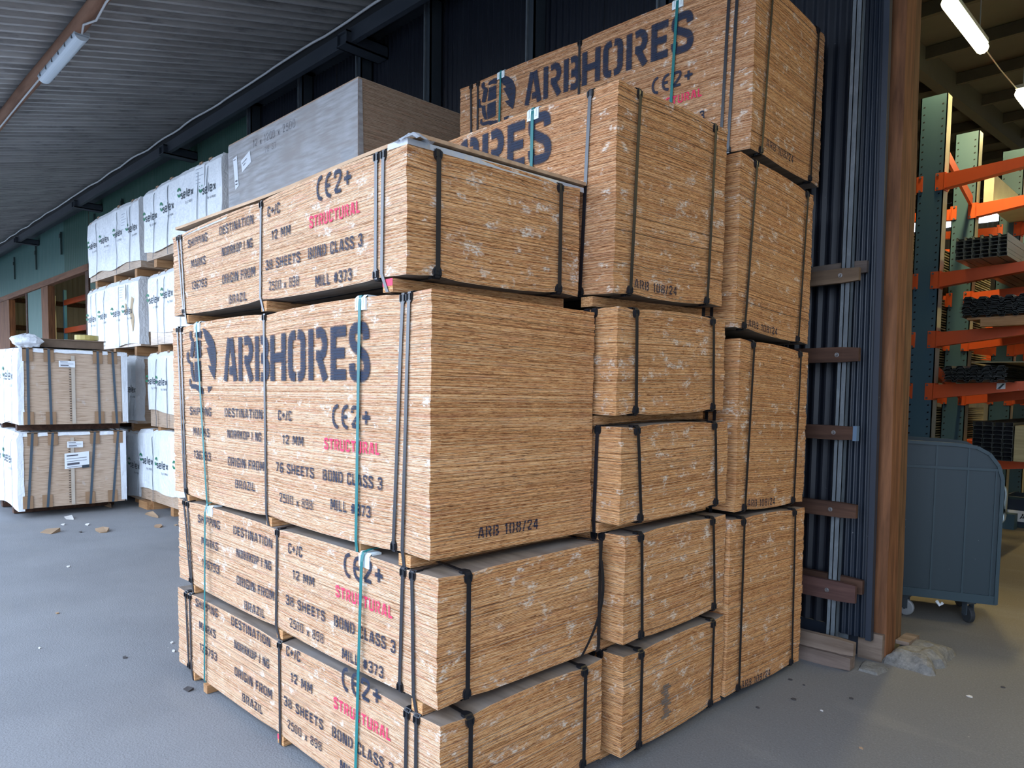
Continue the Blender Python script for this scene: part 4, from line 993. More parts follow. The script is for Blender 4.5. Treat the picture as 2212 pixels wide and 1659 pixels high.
# the packs that carry it, hidden behind the near pile
for k, (z, hh) in enumerate(((.05, .95), (1.06, 1.02), (2.14, 1.04))):
    sp = Pack((-3.37, 0.92, z, hh, 2.44, 1.06, 0, 0, 0), 40+k, bulge=0, dip=0, lens=(), cross=(.1, 2.3), jit=.001)
    t = thing('plain_board_pack', ['ground-level', 'second', 'third'][k]+' board pack under the film-wrapped one', 'board pack', 'packs under the film-wrapped pack')
    sp.sheets(60, t, 0, False, [ply('grey', 0), ply('grey', 0), ply_top()])
    for a, b in ((.2, .3), (1.17, 1.27), (2.14, 2.24)): bearer(sp, a, b, .05 if k == 0 else .055, t, mat=PINE)
for a, b in ((.2, .3), (1.17, 1.27), (2.14, 2.24)): bearer(gp, a, b, .055, tg, mat=PINE)

# ================================================================== WHITE WRAPPED PACKS
WRAP = NB('white_wrap', 0.42, 0, 0.4); p = WRAP.wpos(); wn = WRAP.noise(WRAP.vmul(p, (5, 5, 2.2)), 1.6, 5, 0.6); wn2 = WRAP.noise(p, 20, 3)
WRAP.col(WRAP.ramp(wn, [(0.3, (0.74, 0.78, 0.82)), (0.7, (0.86, 0.89, 0.92))])); WRAP.bump(WRAP.math('ADD', wn, WRAP.math('MULTIPLY', wn2, .35)), 0.9, 0.03)
CF = NB('clear_film_board', 0.3, 0, 0.5); uv = CF.uv(); x_, y_, z_ = CF.sep(uv)
a1 = CF.noise(CF.comb(CF.math('MULTIPLY', x_, 5.0), CF.math('MULTIPLY', y_, 150.0)), 1.0, 3); a2 = CF.noise(CF.comb(CF.math('MULTIPLY', x_, 7.0), CF.math('MULTIPLY', y_, 5.0)), 1.0, 5, .65)
c1 = CF.ramp(a1, [(0.33, (0.28, 0.18, 0.11)), (0.46, (0.52, 0.38, 0.27)), (0.7, (0.64, 0.49, 0.37))])
fr = CF.math('FRACT', CF.math('DIVIDE', y_, .018)); c1 = CF.mix(CF.math('MULTIPLY', CF.math('SUBTRACT', 1.0, CF.step(fr, .06, .25)), .45), c1, (0.13, 0.085, 0.055))
c1 = CF.mix(CF.math('MULTIPLY', CF.step(a2, .56, .68), .35), c1, (0.62, 0.60, 0.58)); CF.col(c1); CF.bump(a2, .4, .01)
def wpt(o, a, b, seed, amp=0.012):
    return o
class Wrapped:
    def __init__(s, x, y, z, h, L, W, seed, wood_h=0.13, label='', group='', end='strip', rx=0.0):
        s.x, s.y, s.z, s.h, s.L, s.W, s.seed = x, y, z, h, L, W, seed
        s.t = thing('wrapped_board_pack', label, 'board pack', 'white-wrapped board packs')
        s.wood_h = wood_h
    def N(s, a, b, k=0): return noise.noise(Vector((a*2.3+s.seed*7, b*3.1, k)))+.5*noise.noise(Vector((a*7, b*5+s.seed, k+4)))
    def long(s, u, v, off=0.0):
        e = .016*s.N(u, v); v_ = v
        dz = .018*sin(pi*min(max(u/s.L, 0), 1))*(v/s.h)+.010*s.N(u*1.5, 0, 9)*(v/s.h)
        rnd = .035*max(0, (v-s.h+.05)/.05)**2
        return Vector((s.x-u, s.y-.022-e-off+rnd, s.z+v_+dz))
    def core(s, end_mat=None):
        m = MB(); x0, x1 = s.x-s.L, s.x; y0, y1 = s.y, s.y+s.W; z0, z1 = s.z, s.z+s.h-.02
        m.quad([(x1, y0, z0), (x1, y1, z0), (x1, y1, z1), (x1, y0, z1)], 0, [(y0, 0), (y1, 0), (y1, s.h), (y0, s.h)])
        m.quad([(x0, y1, z0), (x0, y0, z0), (x0, y0, z1), (x0, y1, z1)], 0, [(y1, 0), (y0, 0), (y0, s.h), (y1, s.h)])
        m.quad([(x0, y0, z0), (x1, y0, z0), (x1, y0, z1), (x0, y0, z1)], 0, [(0, 0), (s.L, 0), (s.L, s.h), (0, s.h)])
        m.quad([(x1, y1, z0), (x0, y1, z0), (x0, y1, z1), (x1, y1, z1)], 0, [(0, 0), (s.L, 0), (s.L, s.h), (0, s.h)])
        m.quad([(x0, y0, z1), (x1, y0, z1), (x1, y1, z1), (x0, y1, z1)]); m.quad([(x0, y1, z0), (x1, y1, z0), (x1, y0, z0), (x0, y0, z0)])
        m.build('board_stack', CF.m, s.t)
    def wrap(s, flap=(.07, .07, .05), hang=None):
        """white sheet: front, top, back and flaps folded round onto the end"""
        m = MB(); n = 44; k = 14; wh = s.wood_h
        hem = lambda u: wh+.02*sin(u*5+s.seed)+.015*s.N(u, 5)
        R = []
        for i in range(n+1):
            u = -.012+(s.L+.024)*i/n; row = []
            for j in range(k+1):
                v = hem(u)+(s.h-hem(u))*j/k; row.append(s.long(u, v))
            row.append(s.long(u, s.h)+Vector((0, .10, .012)))
            for f in (.3, .6, .9): q = s.long(u, s.h); row.append(Vector((q.x, s.y+s.W*f, q.z+.004+.006*s.N(u*2, f*3))))
            row.append(Vector((s.x-u, s.y+s.W+.02, s.z+s.h-.01))); row.append(Vector((s.x-u, s.y+s.W+.02, s.z+wh)))
            R.append(row)
        for A, B in zip(R, R[1:]):
            for a, b, c_, d in zip(A, B, B[1:], A[1:]): m.quad([a, b, c_, d])
        # flaps on the near end
        X = s.x+.014; A = R[0]
        fl, fr_, ft = flap
        for j in range(k):
            a, b = A[j], A[j+1]; e0 = fl*(1+.25*s.N(j*.3, 2)); e1 = fl*(1+.25*s.N((j+1)*.3, 2))
            m.quad([a, Vector((X, s.y+e0, a.z)), Vector((X, s.y+e1, b.z)), b])
        nn = 12
        for j in range(nn):
            y0, y1 = s.y+s.W*j/nn, s.y+s.W*(j+1)/nn; t0 = ft*(1+.3*s.N(j*.4, 6)); t1 = ft*(1+.3*s.N((j+1)*.4, 6))
            za = s.z+s.h+.004
            m.quad([(X-.012, y0, za), (X-.012, y1, za), (X+.003, y1, za-t1), (X+.003, y0, za-t0)])
        m.quad([(X-.005, s.y+s.W+.02, s.z+s.h), (X+.002, s.y+s.W-fr_, s.z+s.h-.01), (X+.002, s.y+s.W-fr_*.8, s.z+.02), (X-.005, s.y+s.W+.02, s.z+.02)])
        m.build('plastic_wrap', WRAP.m, s.t, smooth=True)
    def vstraps(s, us, mat=None, lean=0.0, protect=True, wdt=.014):
        for i, u in enumerate(us):
            pth = []; nr = []
            for f in range(9):
                v = s.h*f/8; e = lean*(1-f/8); pth.append(s.long(u+e, v, .008)); nr.append(Vector((0, -1, 0)))
            pth.append(s.long(u, s.h, .004)+Vector((0, .05, .018))); nr.append(Vector((0, 0, 1)))
            pth.append(Vector((s.x-u, s.y+s.W+.03, s.z+s.h+.02))); nr.append(Vector((0, 1, 1)).normalized())
            pth.append(Vector((s.x-u, s.y+s.W+.03, s.z))); nr.append(Vector((0, 1, 0)))
            ribbon(pth, nr, Vector((1, 0, 0)), wdt, .002).build('strap', mat or GREYSTRAP, s.t)
            if protect:
                q = s.long(u, s.h, .006); m = MB(); m.box(q.x-.04, q.y-.004, q.z-.05, q.x+.04, q.y+.004, q.z+.012); m.box(q.x-.04, q.y, q.z+.004, q.x+.04, q.y+.07, q.z+.014); m.build('corner_card', CARDBOARD, s.t)
    def logo(s, u, v, k=1.0):
        """printed mark: green ring of two hooks and the word"""
        f = lambda a, b, lay: s.long(a, b, .007)
        H = .085*k; W_ = .42*k
        text(f, 'selex', u+W_/2-.06*k, v, u-W_/2-.02*k, v+H*1.15, .078, PRINT, s.t, 'printed_word', gap=.09)
        text(f, 'by crepo', u+.0, v-.075*k, u-W_/2, v-.045*k, .07, PRINT, s.t, 'printed_word', gap=.09)
        m = MB(); cx, cy, r = u+W_/2-.015*k, v+H*.95, .05*k
        for a0, a1 in ((25, 165), (205, 345)):
            P = [(cx+r*cos(math.radians(a))*1.1, cy+r*sin(math.radians(a))*1.1) for a in range(a0, a1+1, 20)]; Q = [(cx+r*.6*cos(math.radians(a)), cy+r*.6*sin(math.radians(a))) for a in range(a0, a1+1, 20)]
            for i in range(len(P)-1): m.quad([f(*P[i], 0), f(*P[i+1], 0), f(*Q[i+1], 0), f(*Q[i], 0)])
        m.build('printed_ring', PRINTG, s.t)
    def sheetlabel(s, u, v, w_, h_):
        f = lambda a, b: s.long(a, b, .006); m = MB(); n = 5
        for i in range(n): m.quad([f(u-w_*i/n, v), f(u-w_*(i+1)/n, v), f(u-w_*(i+1)/n, v+h_), f(u-w_*i/n, v+h_)])
        lb = m.build('paper_label', LABEL, s.t)
        for k_, (a, b) in enumerate(((.1, .8), (.1, .55), (.1, .9), (.1, .7), (.1, .6))):
            m = MB(); g = lambda a_, b_: s.long(a_, b_, .009); vv = v+h_*(.85-.16*k_)
            m.quad([g(u-w_*a, vv), g(u-w_*b, vv), g(u-w_*b, vv+.006), g(u-w_*a, vv+.006)]); m.build('print_line', PALEPRINT, lb)
    def bearers(s, hb, us=(.25, 1.2, 2.15), mat=None):
        for u in us:
            m = MB(); m.box(s.x-u-.05, s.y+.01, s.z-hb, s.x-u+.05, s.y+s.W-.01, s.z-.002); m.build('bearer', mat or PINE, s.t)
E4 = Wrapped(-6.25, 1.03, 3.34, .90, 2.44, 1.22, 1, .10, 'highest white-wrapped board pack, directly beside the clear film-wrapped one')
E3 = Wrapped(-6.30, 1.08, 2.24, .93, 2.44, 1.22, 2, .16, 'white-wrapped board pack second from top, half hidden by the near plywood pile')
E2 = Wrapped(-6.35, 1.08, 1.15, .98, 2.44, 1.22, 3, .20, 'white-wrapped board pack third from top, showing a sliver beside the near pile')
E1 = Wrapped(-6.78, 1.08, .12, .97, 2.44, 1.22, 4, .15, 'white-wrapped board pack on the ground just past the near pile, wood base showing')
F4 = Wrapped(-9.33, 1.16, 3.36, .97, 2.44, 1.22, 5, .10, 'highest white-wrapped board pack of the outermost column')
F3 = Wrapped(-9.20, 1.10, 2.25, .96, 2.44, 1.22, 6, .03, 'white-wrapped board pack with torn patches, above the strapped brown-ended packs')
F2 = Wrapped(-9.46, 1.12, 1.15, .97, 2.44, 1.22, 7, .03, 'shaded white-wrapped pack showing as a slim roll beside the upper brown-ended pack')
F1 = Wrapped(-9.36, 1.12, .06, .97, 2.44, 1.22, 8, .03, 'shaded white-wrapped pack at ground level behind the lower brown-ended pack')
for P_ in (E4, E3, E2, E1, F4, F3, F2, F1): P_.core(); P_.wrap((.10, .10, .05))
E4.vstraps((.35, .62, 1.55, 2.05), lean=.06, wdt=.012); E3.vstraps((1.3, 1.85, 2.1), wdt=.012); E2.vstraps((1.75, 2.15), wdt=.012); E1.vstraps((.7, 1.9), wdt=.012)
F4.vstraps((.35, .95, 1.95), wdt=.012, lean=.03); F3.vstraps((.45, .85, 1.55, 1.95, 2.25), wdt=.012); F2.vstraps((.4,)); F1.vstraps((.5,))
for u, v in ((.36, .53), (1.0, .58), (1.62, .52), (2.22, .50)): E4.logo(u, v)
for u, v in ((1.75, .58), (2.25, .55), (1.1, .6)): E3.logo(u, v)
for u, v in ((1.95, .55), (2.3, .57)): E2.logo(u, v, .9)
for u, v in ((1.55, .48), (2.15, .50), (.9, .48)): E1.logo(u, v)
for u, v in ((.3, .53), (.92, .53), (1.6, .53), (2.2, .52)): F4.logo(u, v)
for u, v in ((.45, .46), (1.0, .46), (1.65, .46), (2.25, .45)): F3.logo(u, v)
F2.logo(.2, .45); F1.logo(.2, .45)
E4.sheetlabel(.72, .62, .28, .24); F4.sheetlabel(.75, .60, .28, .24); F3.sheetlabel(.82, .66, .30, .22)
E4.bearers(.10); E3.bearers(.10); E2.bearers(.06); E1.bearers(.12, (.25, 1.3, 2.05)); F4.bearers(.14); F3.bearers(.13); F2.bearers(.12); F1.bearers(.06)
# tears on F3: brown board showing
m = MB()
for (pp) in ([(.55, .62), (.50, .60), (.47, .50), (.56, .46)], [(.30, .70), (.18, .66), (.20, .52), (.16, .40), (.22, .22), (.27, .20), (.30, .34), (.34, .48)]):
    m.quad([F3.long(a, b, .004) for a, b in pp], 0, [(a, b) for a, b in pp])
m.build('torn_patch', plain('bare_board', (0.50, 0.38, 0.24), 0.8, 0, 0.15), F3.t, 'torn opening showing tan board')

# the two brown-ended packs standing at the corner
def endpack(x, y, z, h, seed, label, straps, lean, labels):
    p_ = Wrapped(x, y, z, h, 2.44, 1.20, seed, .0, label); t = p_.t
    p_.core(); p_.wrap((.045, .06, .045))
    p_.vstraps((.28, .75, 1.7, 2.2), wdt=.012, protect=False)
    p_.logo(.55, .56, 1.2); p_.logo(1.25, .56, 1.2)
    X = x+.020
    for (ya, yb) in straps:
        m = MB(); yt, yb_ = y+ya, y+yb
        w2 = .014
        m.quad([(X, yb_-w2, z), (X, yb_+w2, z), (X, yt+w2, z+h), (X, yt-w2, z+h)]); m.quad([(X, yt-w2, z+h), (X, yt+w2, z+h), (x-.2, yt+w2, z+h+.03), (x-.2, yt-w2, z+h+.03)])
        m.quad([(x-.2, yt-w2, z+h+.03), (x-.2, yt+w2, z+h+.03), (x-2.4, yt+w2, z+h+.03), (x-2.4, yt-w2, z+h+.03)])
        m.quad([(X-.004, yb_-w2, z), (X-.004, yt-w2, z+h), (X, yt-w2, z+h), (X, yb_-w2, z)]); m.quad([(X, yb_+w2, z), (X, yt+w2, z+h), (X-.004, yt+w2, z+h), (X-.004, yb_+w2, z)])
        m.build('strap', GREYSTRAP, t)
        for (yy, zz) in ((yt, z+h-.16), (yb_, z+.0)):
            m = MB(); m.box(X-.012, yy-.055, zz, X-.002, yy+.055, zz+.16)
            if zz > z+.1: m.box(x-.12, yy-.055, z+h-.01, X-.002, yy+.055, z+h+.006)
            m.build('corner_card', CARDBOARD, t)
    m = MB(); m.box(X-.014, y+.56, z+.01, X-.004, y+.60, z+h-.07); m.build('seam_strip', plain('seam_board', (0.50, 0.43, 0.35), 0.6, 0, 0.1), t)
    for k in range(26):
        m_ = MB(); zz = z+.04+k*(h-.14)/26
        m_.box(X-.012, y+.535, zz, X-.003, y+.556, zz+.010); m_.build('seam_staple', plain('seam_dark', (0.08, 0.06, 0.045), 0.6, 0, 0), t)
    for (y0, z0, y1, z1, tl, black) in labels:
        m = MB(); q = [(X+.006, y0, z0), (X+.006, y1, z0+tl), (X+.006, y1, z1+tl), (X+.006, y0, z1)]; m.quad(q); lb = m.build('paper_label', LABEL, t)
        for k, (a, b, c_, d) in enumerate(((.08, .55, .80, .88), (.08, .9, .62, .65), (.08, .9, .45, .48), (.1, .6, .22, .36), (.08, .7, .08, .11))):
            m = MB(); yy0, yy1 = y0+(y1-y0)*a, y0+(y1-y0)*b; H = z1-z0
            m.quad([(X+.009, yy0, z0+H*c_), (X+.009, yy1, z0+H*c_+tl*(b-a)), (X+.009, yy1, z0+H*d+tl*(b-a)), (X+.009, yy0, z0+H*d)]); m.build('print_line', PENCIL, lb)
        if black:
            m = MB(); m.quad([(X+.010, y0+(y1-y0)*.70, z0), (X+.010, y1, z0+.008), (X+.010, y1, z0+.045), (X+.010, y0+(y1-y0)*.70, z0+.04)]); m.build('print_block', PRINT, lb)
    return p_
D1 = endpack(-9.06, -.38, .12, .955, 11, 'lower pack of the pair with brown strapped ends, standing on the ground by the yard', ((.145, .08), (.365, .29), (.845, .775), (1.125, 1.045)), 0,
    ((.52-.38, .875, .70-.38, .955, 0, False), (.487-.38, .60, .767-.38, .80, .02, True)))
D1.bearers(.11, (.5, 1.2, 2.0), DARKW)
D2 = endpack(-8.98, -.37, 1.185, .95, 12, 'upper pack of the pair with brown strapped ends and a small label', ((.09, .085), (.315, .325), (.865, .875), (1.04, 1.08)), 0,
    ((.42-.37, 1.915, .60-.37, 1.995, 0, False),))
D2.bearers(.085, (.30, 1.2, 2.1), DARKW)
# things on the upper pack
t = thing('flat_carton', 'flattened brown carton lying on the upper brown-ended pack', 'carton')
m = MB(); m.box(-9.65, -.28, 2.17, -9.15, .62, 2.265); m.build('carton_body', plain('carton_dark', (0.16, 0.11, 0.075), 0.8, 0, 0.2), t)
m = MB(); m.box(-9.67, -.30, 2.266, -9.13, .16, 2.275); m.box(-9.67, .17, 2.266, -9.13, .64, 2.280); m.build('carton_flap', plain('carton_flap', (0.20, 0.14, 0.10), 0.8, 0, 0.2), t)
m = MB(); G3 = {}
for i in range(15):
    for j in range(13):
        th = pi*j/12; ph = 2*pi*i/14; r = 1+.28*noise.noise(Vector((cos(ph)*2, sin(ph)*2, th*2)))
        G3[i, j] = (-9.05+.14*r*sin(th)*cos(ph), -.27+.17*r*sin(th)*sin(ph), 2.225+.085*r*cos(th))
for j in range(13): G3[14, j] = G3[0, j]
for i in range(14):
    for j in range(12): m.quad([G3[i, j], G3[i, j+1], G3[i+1, j+1], G3[i+1, j]])
tag(m.build('plastic_bundle', WRAP.m, smooth=True), 'crumpled white plastic bundle on the corner of the upper brown-ended pack', 'plastic')
m = MB(); m.tube([(-10.1, .66, 2.17), (-10.1, .66, 2.33), (-10.1, .66, 2.335), (-10.1, .66, 2.40)], [.13, .13, .15, .15], 16)
tag(m.build('yellow_tub', plain('yellow_plastic', (0.50, 0.40, 0.12), 0.5, 0, 0.05)), 'yellow plastic tub standing behind the brown carton', 'tub')

# block under E1 and planks on the floor
m = MB(); m.box(-9.15, 1.02, 0, -8.80, 1.12, .10); tag(m.build('timber_block', PINEX), 'short orange timber block under the ground-level wrapped pack', 'block')
# floor debris
rd = random.Random(3)
WCH = plain('wood_chip', (0.30, 0.20, 0.12), 0.8, 0, 0.2); PCH = plain('paper_scrap', (0.55, 0.53, 0.50), 0.7, 0, 0.1); DCH = plain('dark_chip', (0.05, 0.045, 0.045), 0.8, 0, 0.1)
DEB = [(-8.72, .07, .30, PCH, 'grey'), (-8.28, -.10, .10, PCH, ''), (-8.10, .11, .14, PCH, ''), (-7.87, -.33, .42, WCH, 'brown'), (-7.58, .13, .34, WCH, ''), (-7.64, -.07, .10, DCH, ''),
 (-7.44, .70, .22, CARDBOARD, ''), (-9.49, .72, .45, CARDBOARD, ''), (-7.40, .89, .08, WCH, ''), (-4.36, -1.03, .045, WCH, ''), (-3.06, -.96, .05, DCH, ''), (-3.14, -.65, .04, PCH, ''),
 (-2.97, -.70, .045, PCH, ''), (.12, 1.52, .035, DCH, ''), (.34, 1.77, .03, DCH, ''), (.29, 1.49, .02, PCH, ''), (.60, 1.21, .028, WCH, ''), (.03, 1.27, .03, DCH, ''), (-.02, 1.78, .028, DCH, ''),
 (.07, 1.76, .02, DCH, ''), (-2.30, -.86, .09, DCH, ''), (-8.3, .9, .5, WCH, 'sliver'), (-3.6, -1.3, .03, PCH, ''), (.9, 2.6, .03, DCH, ''), (.8, 2.3, .035, PCH, ''), (-5.9, -.6, .05, PCH, '')]
LABS = ['large grey paper scrap on the asphalt before the brown-ended pair', 'small pale scrap nearest the brown-ended pair', 'small pale scrap between the large grey one and the wood splinters', 'long brown wood splinter on the asphalt before the brown-ended pair',
 'folded brown wood offcut on the asphalt, with raised edge', 'tiny dark flake between two brown offcuts', 'folded brown card piece near the ground-level white pack', 'flat brown cardboard piece under the edge of the brown-ended pair', 'small wood chip just beside the near plywood pile',
 'small reddish chip alone on the open yard asphalt', 'dark flake alone on the open yard asphalt', 'pale curl beside the lower corner of the near pile', 'second pale curl beside the lower corner of the near pile', 'dark flake closest to the wall pile, before the kick board',
 'dark flake in front of the kick board end', 'pale speck in the middle of the asphalt before the doorway', 'reddish leaf scrap on the asphalt before the doorway', 'dark flake beside the lowest pack of the wall pile', 'pair of dark flakes near the kick boards, the farther one', 'pair of dark flakes near the kick boards, the nearer one',
 'black strap offcut under the far end of the near pile', 'long thin wood sliver in front of the timber block', 'pale speck on the yard asphalt beside the near pile', 'dark flake on the asphalt inside the doorway', 'pale speck on the asphalt by the concrete footing', 'pale speck on the asphalt midway to the brown-ended pair']
for (x, y, sz, mt, _), lab in zip(DEB, LABS):
    m = MB(); n = rd.choice((4, 5, 6)); a0 = rd.random()*6; asp = rd.uniform(.3, .6) if sz < .45 or x > -8 else .12
    top = []; bot = []
    for k in range(n):
        a = a0+2*pi*k/n; r = sz/2*rd.uniform(.7, 1.1)
        px, py = x+r*cos(a)*1.0, y+r*sin(a)*asp*1.0
        top.append((px, py, .006+sz*.10*max(0, sin(a)))); bot.append((px, py, .001))
    m.quad(top); m.quad(bot[::-1])
    for k in range(n): j = (k+1) % n; m.quad([bot[k], bot[j], top[j], top[k]])
    tag(m.build('floor_scrap', mt), lab, 'scrap', 'scraps on the asphalt')

# ================================================================== INSIDE THE DOORWAY
# cantilever racks
BLUE = metal_paint('rack_blue', (0.040, 0.095, 0.135), (0.065, 0.125, 0.155), 0.5, mottled=0.4)
ORANGE = metal_paint('rack_orange', (0.60, 0.085, 0.015), (0.42, 0.06, 0.015), 0.45, mottled=0.4)
HOLE = plain('rack_hole', (0.006, 0.006, 0.008), 0.9, 0, 0); PLATE = plain('rack_edge', (0.45, 0.47, 0.40), 0.5, 0.2, 0.1)
def rack_col(x0, x1, y, label, levels, ztop=4.80, depth=.16):
    t = thing('cantilever_rack', label, 'rack', 'cantilever rack columns')
    m = MB(); m.box(x0, y, 0.02, x1, y+.012, ztop); m.box(x1-.010, y, .02, x1, y+depth, ztop, 1); m.box(x0, y, .02, x0+.01, y+depth, ztop); m.box(x0, y+depth-.01, .02, x1, y+depth, ztop)
    m.build('upright', [BLUE, PLATE], t)
    m = MB(); z = .2
    while z < ztop-.05:
        for xx in (x0+.035, x1-.04):
            m.quad([(xx-.009, y-.0015, z-.009), (xx+.009, y-.0015, z-.005), (xx+.009, y-.0015, z+.009), (xx-.009, y-.0015, z+.005)])
        z += .075
    h = m.build('bolt_holes', HOLE, t); h['kind'] = 'stuff'
    m = MB(); m.box(x0-.1, y-.01, 0, x1+.12, y+depth, .20); m.build('base', BLUE, t)
    for (z, ln) in levels:
        m = MB(); hh = .15
        # bracket plate wrapping the column edge
        m.box(x1-.075, y-.012, z-.10, x1+.004, y-.001, z+.075); m.box(x1+.001, y-.012, z-.10, x1+.012, y+depth*.7, z+.075)
        m.bar((x1+.005, y+.05, z), (x1+.02, y+.05, z), .05, .075)
        A = [(x1+.012, z-.085), (x1+.012, z+.06), (x1+ln, z+.115), (x1+ln, z+.05)]
        for yy in (y-.004, y+.096):
            m.quad([(a, yy, b) for a, b in A])
        for i in range(4):
            j = (i+1) % 4; m.quad([(A[i][0], y-.004, A[i][1]), (A[j][0], y-.004, A[j][1]), (A[j][0], y+.096, A[j][1]), (A[i][0], y+.096, A[i][1])])
        m.build('arm', ORANGE, t)
        m = MB(); m.box(x0-.004, y-.012, z-.09, x0+.055, y-.001, z+.07); m.box(x0-.012, y-.012, z-.09, x0-.001, y+depth*.7, z+.07)
        A = [(x0-.012, z-.08), (x0-.012, z+.05), (x0-ln, z+.10), (x0-ln, z+.04)]
        for yy in (y+.03, y+.12): m.quad([(a, yy, b) for a, b in A])
        for i in range(4):
            j = (i+1) % 4; m.quad([(A[i][0], y+.03, A[i][1]), (A[j][0], y+.03, A[j][1]), (A[j][0], y+.12, A[j][1]), (A[i][0], y+.12, A[i][1])])
        m.build('arm', ORANGE, t)
        for xx in (x1-.055, x0+.03):
            for zz in (z-.08, z+.055):
                m = MB(); m.tube([(xx, y-.012, zz), (xx, y-.020, zz)], .012, 6); m.build('bolt', PENCIL, t)
    return t
LV = [(3.93, 1.15), (2.93, 1.15), (2.32, 1.15), (1.78, 1.15), (1.02, 1.15)]
rack_col(-.76, -.51, 6.0, 'nearest cantilever rack column, tall blue upright with orange arms behind the timber post', LV)
LV2 = [(3.90, 1.15), (2.88, 1.15), (2.36, 1.15), (1.72, 1.15), (1.0, 1.15)]
rack_col(-.80, -.55, 7.4, 'second cantilever rack column, blue upright just behind the nearest', LV2)
rack_col(-.62, -.37, 8.8, 'third cantilever rack column, brighter blue upright deeper in the hall', LV2, 4.9)
rack_col(-.70, -.45, 10.2, 'fourth cantilever rack column deep in the hall', LV2)
rack_col(-.70, -.45, 11.6, 'fifth cantilever rack column deep in the hall', LV2)
# diagonal braces between columns
for (a, b, lab) in (((-.60, 6.16, 4.35), (-.60, 7.40, 4.00), 'orange brace strut between the first two rack columns near their tops'), ((-.60, 6.16, 2.05), (-.60, 7.4, 1.75), 'orange brace strut low between the first two rack columns')):
    m = MB(); m.bar(a, b, .015, .055); tag(m.build('brace_strut', ORANGE), lab, 'brace')
m = MB(); m.bar((-.54, 6.17, 3.80), (-.60, 6.17, 3.15), .006, .012); m.bar((-.54, 6.17, 3.80), (-.48, 6.19, 3.95), .006, .012)
tag(m.build('tie_rod', wood('tie', (0.35, 0.22, 0.12), (0.5, 0.33, 0.2), 5, 5, 5, .7)), 'thin pale tie rod beside the nearest rack column', 'rod')
GALV = metal_paint('zinc_profile', (0.17, 0.18, 0.15), (0.26, 0.27, 0.22), 0.4, sc=(8, 1, 8), mottled=0.7)
def channel(wd, ht, ln, tk=.003, lip=.012):
    m = MB()
    m.box(0, 0, 0, wd, ln, tk); m.box(0, 0, 0, tk, ln, ht); m.box(wd-tk, 0, 0, wd, ln, ht); m.box(0, 0, ht-tk, lip, ln, ht); m.box(wd-lip, 0, ht-tk, wd, ln, ht)
    m.box(.003, .08, .003, wd-.003, .085, ht-.002, 1)
    return m
def bundle(name, label, x0, y0, z0, nx, nz, wd, ht, ln, mat, jitter=.004, hat=False, part='channel'):
    t = thing(name, label, 'steel bundle'); me = channel(wd, ht, ln).build(part, [mat, HOLE], data_only=True); r = random.Random(nx*nz)
    if hat:
        h_ = MB(); prof = [(-.02, 0), (0, 0), (.012, ht), (wd-.012, ht), (wd, 0), (wd+.02, 0)]
        for (a, b) in zip(prof, prof[1:]):
            h_.quad([(a[0], 0, a[1]), (b[0], 0, b[1]), (b[0], ln, b[1]), (a[0], ln, a[1])]); h_.quad([(a[0], 0, a[1]), (b[0], 0, b[1]), (b[0], 0, b[1]-.005), (a[0], 0, a[1]-.005)])
        me = h_.build(part, mat, data_only=True)
    for i in range(nx):
        for k in range(nz):
            o = link(part, me, t); o.location = (x0+i*(wd+.002+(.035 if hat else 0))+r.uniform(-jitter, jitter), y0+r.uniform(-jitter, jitter)*3, z0+k*((ht+.001) if not hat else .013)+r.uniform(0, .0015))
    return t
bundle('channel_bundle', 'bundle of open steel channels stacked in a grid on the second arm level', -.27, 5.62, 3.035, 6, 6, .070, .0345, 3.2, GALV)
DK = metal_paint('dark_profile', (0.030, 0.035, 0.034), (0.06, 0.07, 0.06), 0.5)
bundle('profile_bundle', 'dark jagged bundle of roof profiles resting on pale timbers at mid height', -.16, 5.55, 2.475, 5, 14, .075, .022, 3.2, DK, .010, True, 'roof_profile')
m = MB(); m.box(-.02, 5.6, 2.385, .9, 5.68, 2.455); tag(m.build('timber_batten', PINEX), 'pale batten under the dark jagged profile bundle', 'batten', 'battens on the rack arms')
m = MB(); m.box(-.14, 5.62, 2.455, .9, 5.72, 2.475); tag(m.build('timber_batten', PINEX), 'thin batten directly beneath the dark profiles', 'batten', 'battens on the rack arms')
bundle('profile_bundle', 'low bundle of nested dark hat profiles on the fourth arm level', -.30, 5.6, 1.862, 5, 11, .07, .024, 3.2, DK, .012, True, 'hat_profile')
m = slab([(-.05, 5.5, 2.04), (.9, 5.6, 2.035), (.9, 8, 2.04), (0, 8.6, 2.045)], .008); tag(m.build('thin_board', wood('greyboard', (0.20, 0.17, 0.10), (0.34, 0.29, 0.18), 3, 3, 3, .8)), 'thin warped board laid over the nested hat profiles', 'board')
bundle('channel_bundle', 'tall stack of large black-ended channels on the lowest arm level', -.01, 5.5, 1.13, 4, 9, .080, .0385, 3.0, DK)
m = MB(); m.box(.325, 5.52, 1.13, .9, 8.5, 1.46); tag(m.build('board_stack', wood('yellowstack', (0.22, 0.18, 0.09), (0.36, 0.30, 0.16), 3, 3, 60, .8)), 'yellowish stack of boards beside the black-ended channels', 'boards')
m = slab([(-.38, 5.45, 1.17), (-.02, 5.45, 1.19), (-.02, 8.4, 1.19), (-.38, 8.4, 1.17)], .01, sag=lambda u, v: .012*sin(u*3)); tag(m.build('bent_sheet', wood('bent', (0.22, 0.19, 0.09), (0.36, 0.31, 0.16), 3, 3, 3, .7)), 'bent yellow-grey sheet lying on the lowest arm level', 'sheet')
